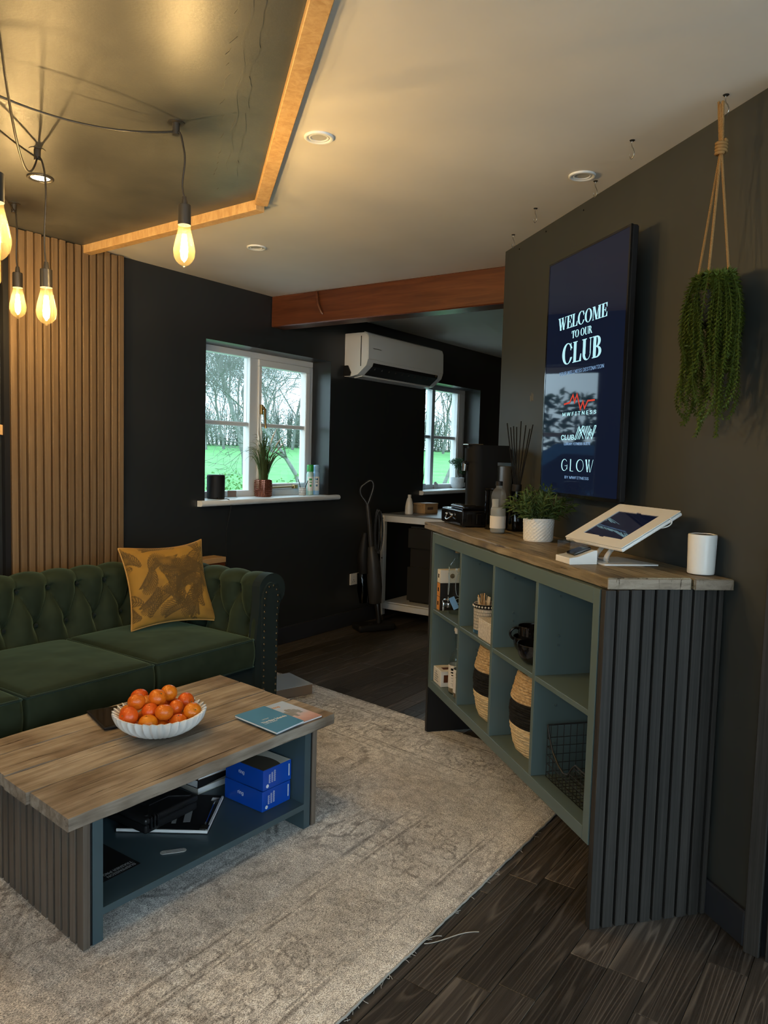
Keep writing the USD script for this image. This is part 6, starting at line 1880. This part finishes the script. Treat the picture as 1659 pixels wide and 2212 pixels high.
def bare_tree(seed, h, r0, spread=.55, levels=5, lean=(0, 0), tmin=.010):
    r = np.random.default_rng(seed)
    thick, thin = [], []
    def grow(p, d, L, rad, lev):
        n = 6 if lev < 2 else (4 if lev < 4 else 3)
        pts = [p]
        for k in range(n):
            d = d + r.normal(size=3) * .13; d[2] += .025; d /= np.linalg.norm(d)
            pts.append(pts[-1] + d * L / n)
        rr = np.linspace(rad, max(rad * .6, tmin * .7), n + 1)
        m = tube(pts, rr, 7 if lev < 2 else 3, cap=False)
        (thick if lev < 1 else thin).append(m)
        if lev >= levels:
            return
        nb = (7, 5, 4, 4, 3, 3)[lev]
        for b in range(nb):
            k = int(r.integers(max(1, n // 3), n + 1)) if b else n
            q = np.cross(d, r.normal(size=3)); q /= np.linalg.norm(q)
            a = spread * (.6 + .8 * r.random())
            nd = d * math.cos(a) + q * math.sin(a); nd[2] += .10 - .05 * lev; nd /= np.linalg.norm(nd)
            grow(pts[k], nd, L * (.50 + .28 * r.random()), max(rr[k] * (.50 if b else .75), tmin), lev + 1)
    grow(np.array([0, 0, 0.0]), np.array([lean[0], lean[1], 1.0]), h * .36, r0, 0)
    return cat(thick), cat(thin)


def tree(az, dist, h, r0, seed, label, levels=5, lean=(0, 0), spread=.55, group=None, tmin=.010):
    a = math.radians(az)
    x, y = dist * math.cos(a), dist * math.sin(a)
    t = T('bare_tree', label, 'tree', (x, y, float(gz(x, y)) - .1), group=group)
    A, Bm = bare_tree(seed, h, r0, spread, levels, lean, tmin)
    M(t, 'trunk', A, 'bark', True)
    M(t, 'branches', Bm, 'twig', False)
    return t


tree(45.35, 30, 13, .115, 1, 'bare pale trunked tree on the lawn behind the left half of the first window', 5, tmin=.0065, spread=.5)
tree(41.2, 24, 9, .07, 2, 'bare spreading tree behind the opening half of the first window', 5, lean=(-.30, .25), spread=.72, tmin=.006)
tree(30.6, 26, 9, .07, 3, 'bare branching tree behind the second window', 5, spread=.7, tmin=.006)
gl_ = 'bare grey tree in the wood line beyond the lawn'
gg = 'bare trees of the far wood line'
protos = [tree(48.2, 60, 16, .13, 11, gl_, 5, spread=.62, group=gg, tmin=.012), tree(43.4, 58, 15, .12, 12, gl_, 5, spread=.66, group=gg, tmin=.012), tree(40.0, 61, 16, .13, 13, gl_, 5, spread=.62, group=gg, tmin=.012)]
for k, (az, ds) in enumerate(((49.6, 66), (46.9, 63), (45.2, 68), (41.9, 66), (38.2, 63), (34.5, 60), (32.4, 62), (30.6, 66), (28.9, 60), (26.8, 62))):
    a = math.radians(az)
    copy(protos[k % 3], gl_, (ds * math.cos(a), ds * math.sin(a), float(gz(ds, 0)) - .1), 70.0 * k + 30)
fp_ = None
for k, (az, ds) in enumerate(((51.5, 74), (49, 72), (46.8, 75), (44.5, 73), (42.3, 75), (40.2, 72), (38, 74), (34.5, 73), (32.3, 75), (30.3, 73), (28.3, 74), (26, 72))):
    a = math.radians(az); loc = (ds * math.cos(a), ds * math.sin(a), float(gz(ds, 0)))
    lb = 'hazy grey green thicket at the far edge of the lawn'
    if fp_ is None:
        fp_ = T('far_thicket', lb, 'shrubs', loc, group='thickets along the far edge of the lawn')
        M(fp_, 'foliage', leaf_cloud((0, 0, 1.3), (2.6, 2.6, 2.4), 7000, .16, 60, .3, .3), 'leaf_far', False)
        M(fp_, 'stems', cat([tube([(x, y, 0), (x * 1.4, y * 1.3, 2.6), (x * 1.9, y * 1.5, 4.2 + .6 * math.sin(9 * x))], [.05, .03, .012], 4, cap=False) for x in np.linspace(-1.6, 1.6, 9) for y in (-.8, .2, .9)]), 'twig', False)
    else:
        copy(fp_, lb, loc, 57.0 * k)
def bush(x, y, r, h, seed, label, n=4200, size=.034):
    t = T('garden_bush', label, 'bush', (x, y, GZ))
    M(t, 'foliage', leaf_cloud((0, 0, h * .55), (r, r, h * .5), n, size, seed, .35), 'leaf_bush', False)
    M(t, 'stem', cat([tube([(0, 0, 0), (.1 * math.cos(a), .1 * math.sin(a), h * .5)], .012, 5) for a in (0, 2, 4)]), 'twig')
    return t
bush(5.15, 5.55, .62, 1.30, 91, 'low leafy garden bush outside the left half of the first window')
bush(6.1, 5.35, .62, 1.24, 92, 'leafy green garden bush with young shoots behind the grass plant')
bush(9.3, 5.6, .6, 1.0, 93, 'green garden bush outside the second window')
mottled('petal', (.85, .60, .03), (.9, .72, .10), 4)
for k, (x, y, z) in enumerate(((6.05, 5.35, .93), (5.98, 5.1, .85), (6.15, 5.2, .80))):
    t = T('daffodil', ['yellow daffodil standing highest outside the casement', 'yellow daffodil just above the sill outside', 'yellow daffodil in the middle of the bed outside'][k], 'flower', (x, y, GZ))
    M(t, 'stem', tube([(0, 0, 0), (.01, 0, z - GZ)], .005, 5), 'leaf_bush')
    M(t, 'petals', cat([mv(rot(rot(hull([(0, -.012, 0), (0, .012, 0), (.04, 0, .004), (.02, 0, -.004)]), 'z', 60 * q), 'x', 70), .01, 0, z - GZ) for q in range(6)] + [mv(rot(cyl(.013, 0, .02, 10), 'x', 90), .01, 0, z - GZ)]), 'petal', False)
# hedge, tree and car to the left of what the camera sees directly
hg = T('hedge', 'tall clipped green hedge outside, mirrored in the television screen', 'hedge', (3.4, 12.5, GZ))
r = np.random.default_rng(4)
n = 9000
p = np.column_stack([r.uniform(-5, 5, n), r.uniform(-.6, .6, n), r.uniform(0, 2.75, n)])
lc = leaf_cloud((0, 0, 0), (.05, .05, .05), n, .17, 4, .5)
lc.vertices = lc.vertices + np.repeat(p, 4, 0)
M(hg, 'foliage', lc, 'leaf_hedge', False)
M(hg, 'stems', cat([tube([(x, 0, 0), (x + .1, 0, 2.3)], .03, 5) for x in np.arange(-4.6, 4.8, .7)]), 'twig')
t = T('bare_tree', 'bare tree behind the hedge, mirrored in the television screen', 'tree', (5.2, 18, GZ))
A, Bm = bare_tree(31, 13, .24, .7, 5, tmin=.016)
M(t, 'trunk', A, 'bark', True); M(t, 'branches', Bm, 'twig', True)


car = T('car', 'blue car parked before the hedge, mirrored in the television screen', 'car', (1.0, 7.4, GZ))
side = Polygon([(0, .35), (0, .95), (.25, 1.05), (1.0, 1.12), (1.7, 1.62), (3.3, 1.68), (4.15, 1.15), (4.3, 1.05), (4.3, .35)]).buffer(.06)
body = mv(xz(extr(side, 1.66)), 0, 1.66, 0)
M(car, 'body', body, 'car_blue', 40)
gl = Polygon([(1.28, 1.18), (1.78, 1.56), (3.22, 1.62), (3.85, 1.2)])
M(car, 'side_window', mv(xz(extr(gl, .02)), 0, -.001, 0), 'car_glass')
for x in (.85, 3.5):
    for y in (.0, 1.46):
        M(car, 'wheel', mv(rot(cyl(.33, 0, .2, 28, .03), 'x', -90), x, y, .33), 'rubber')
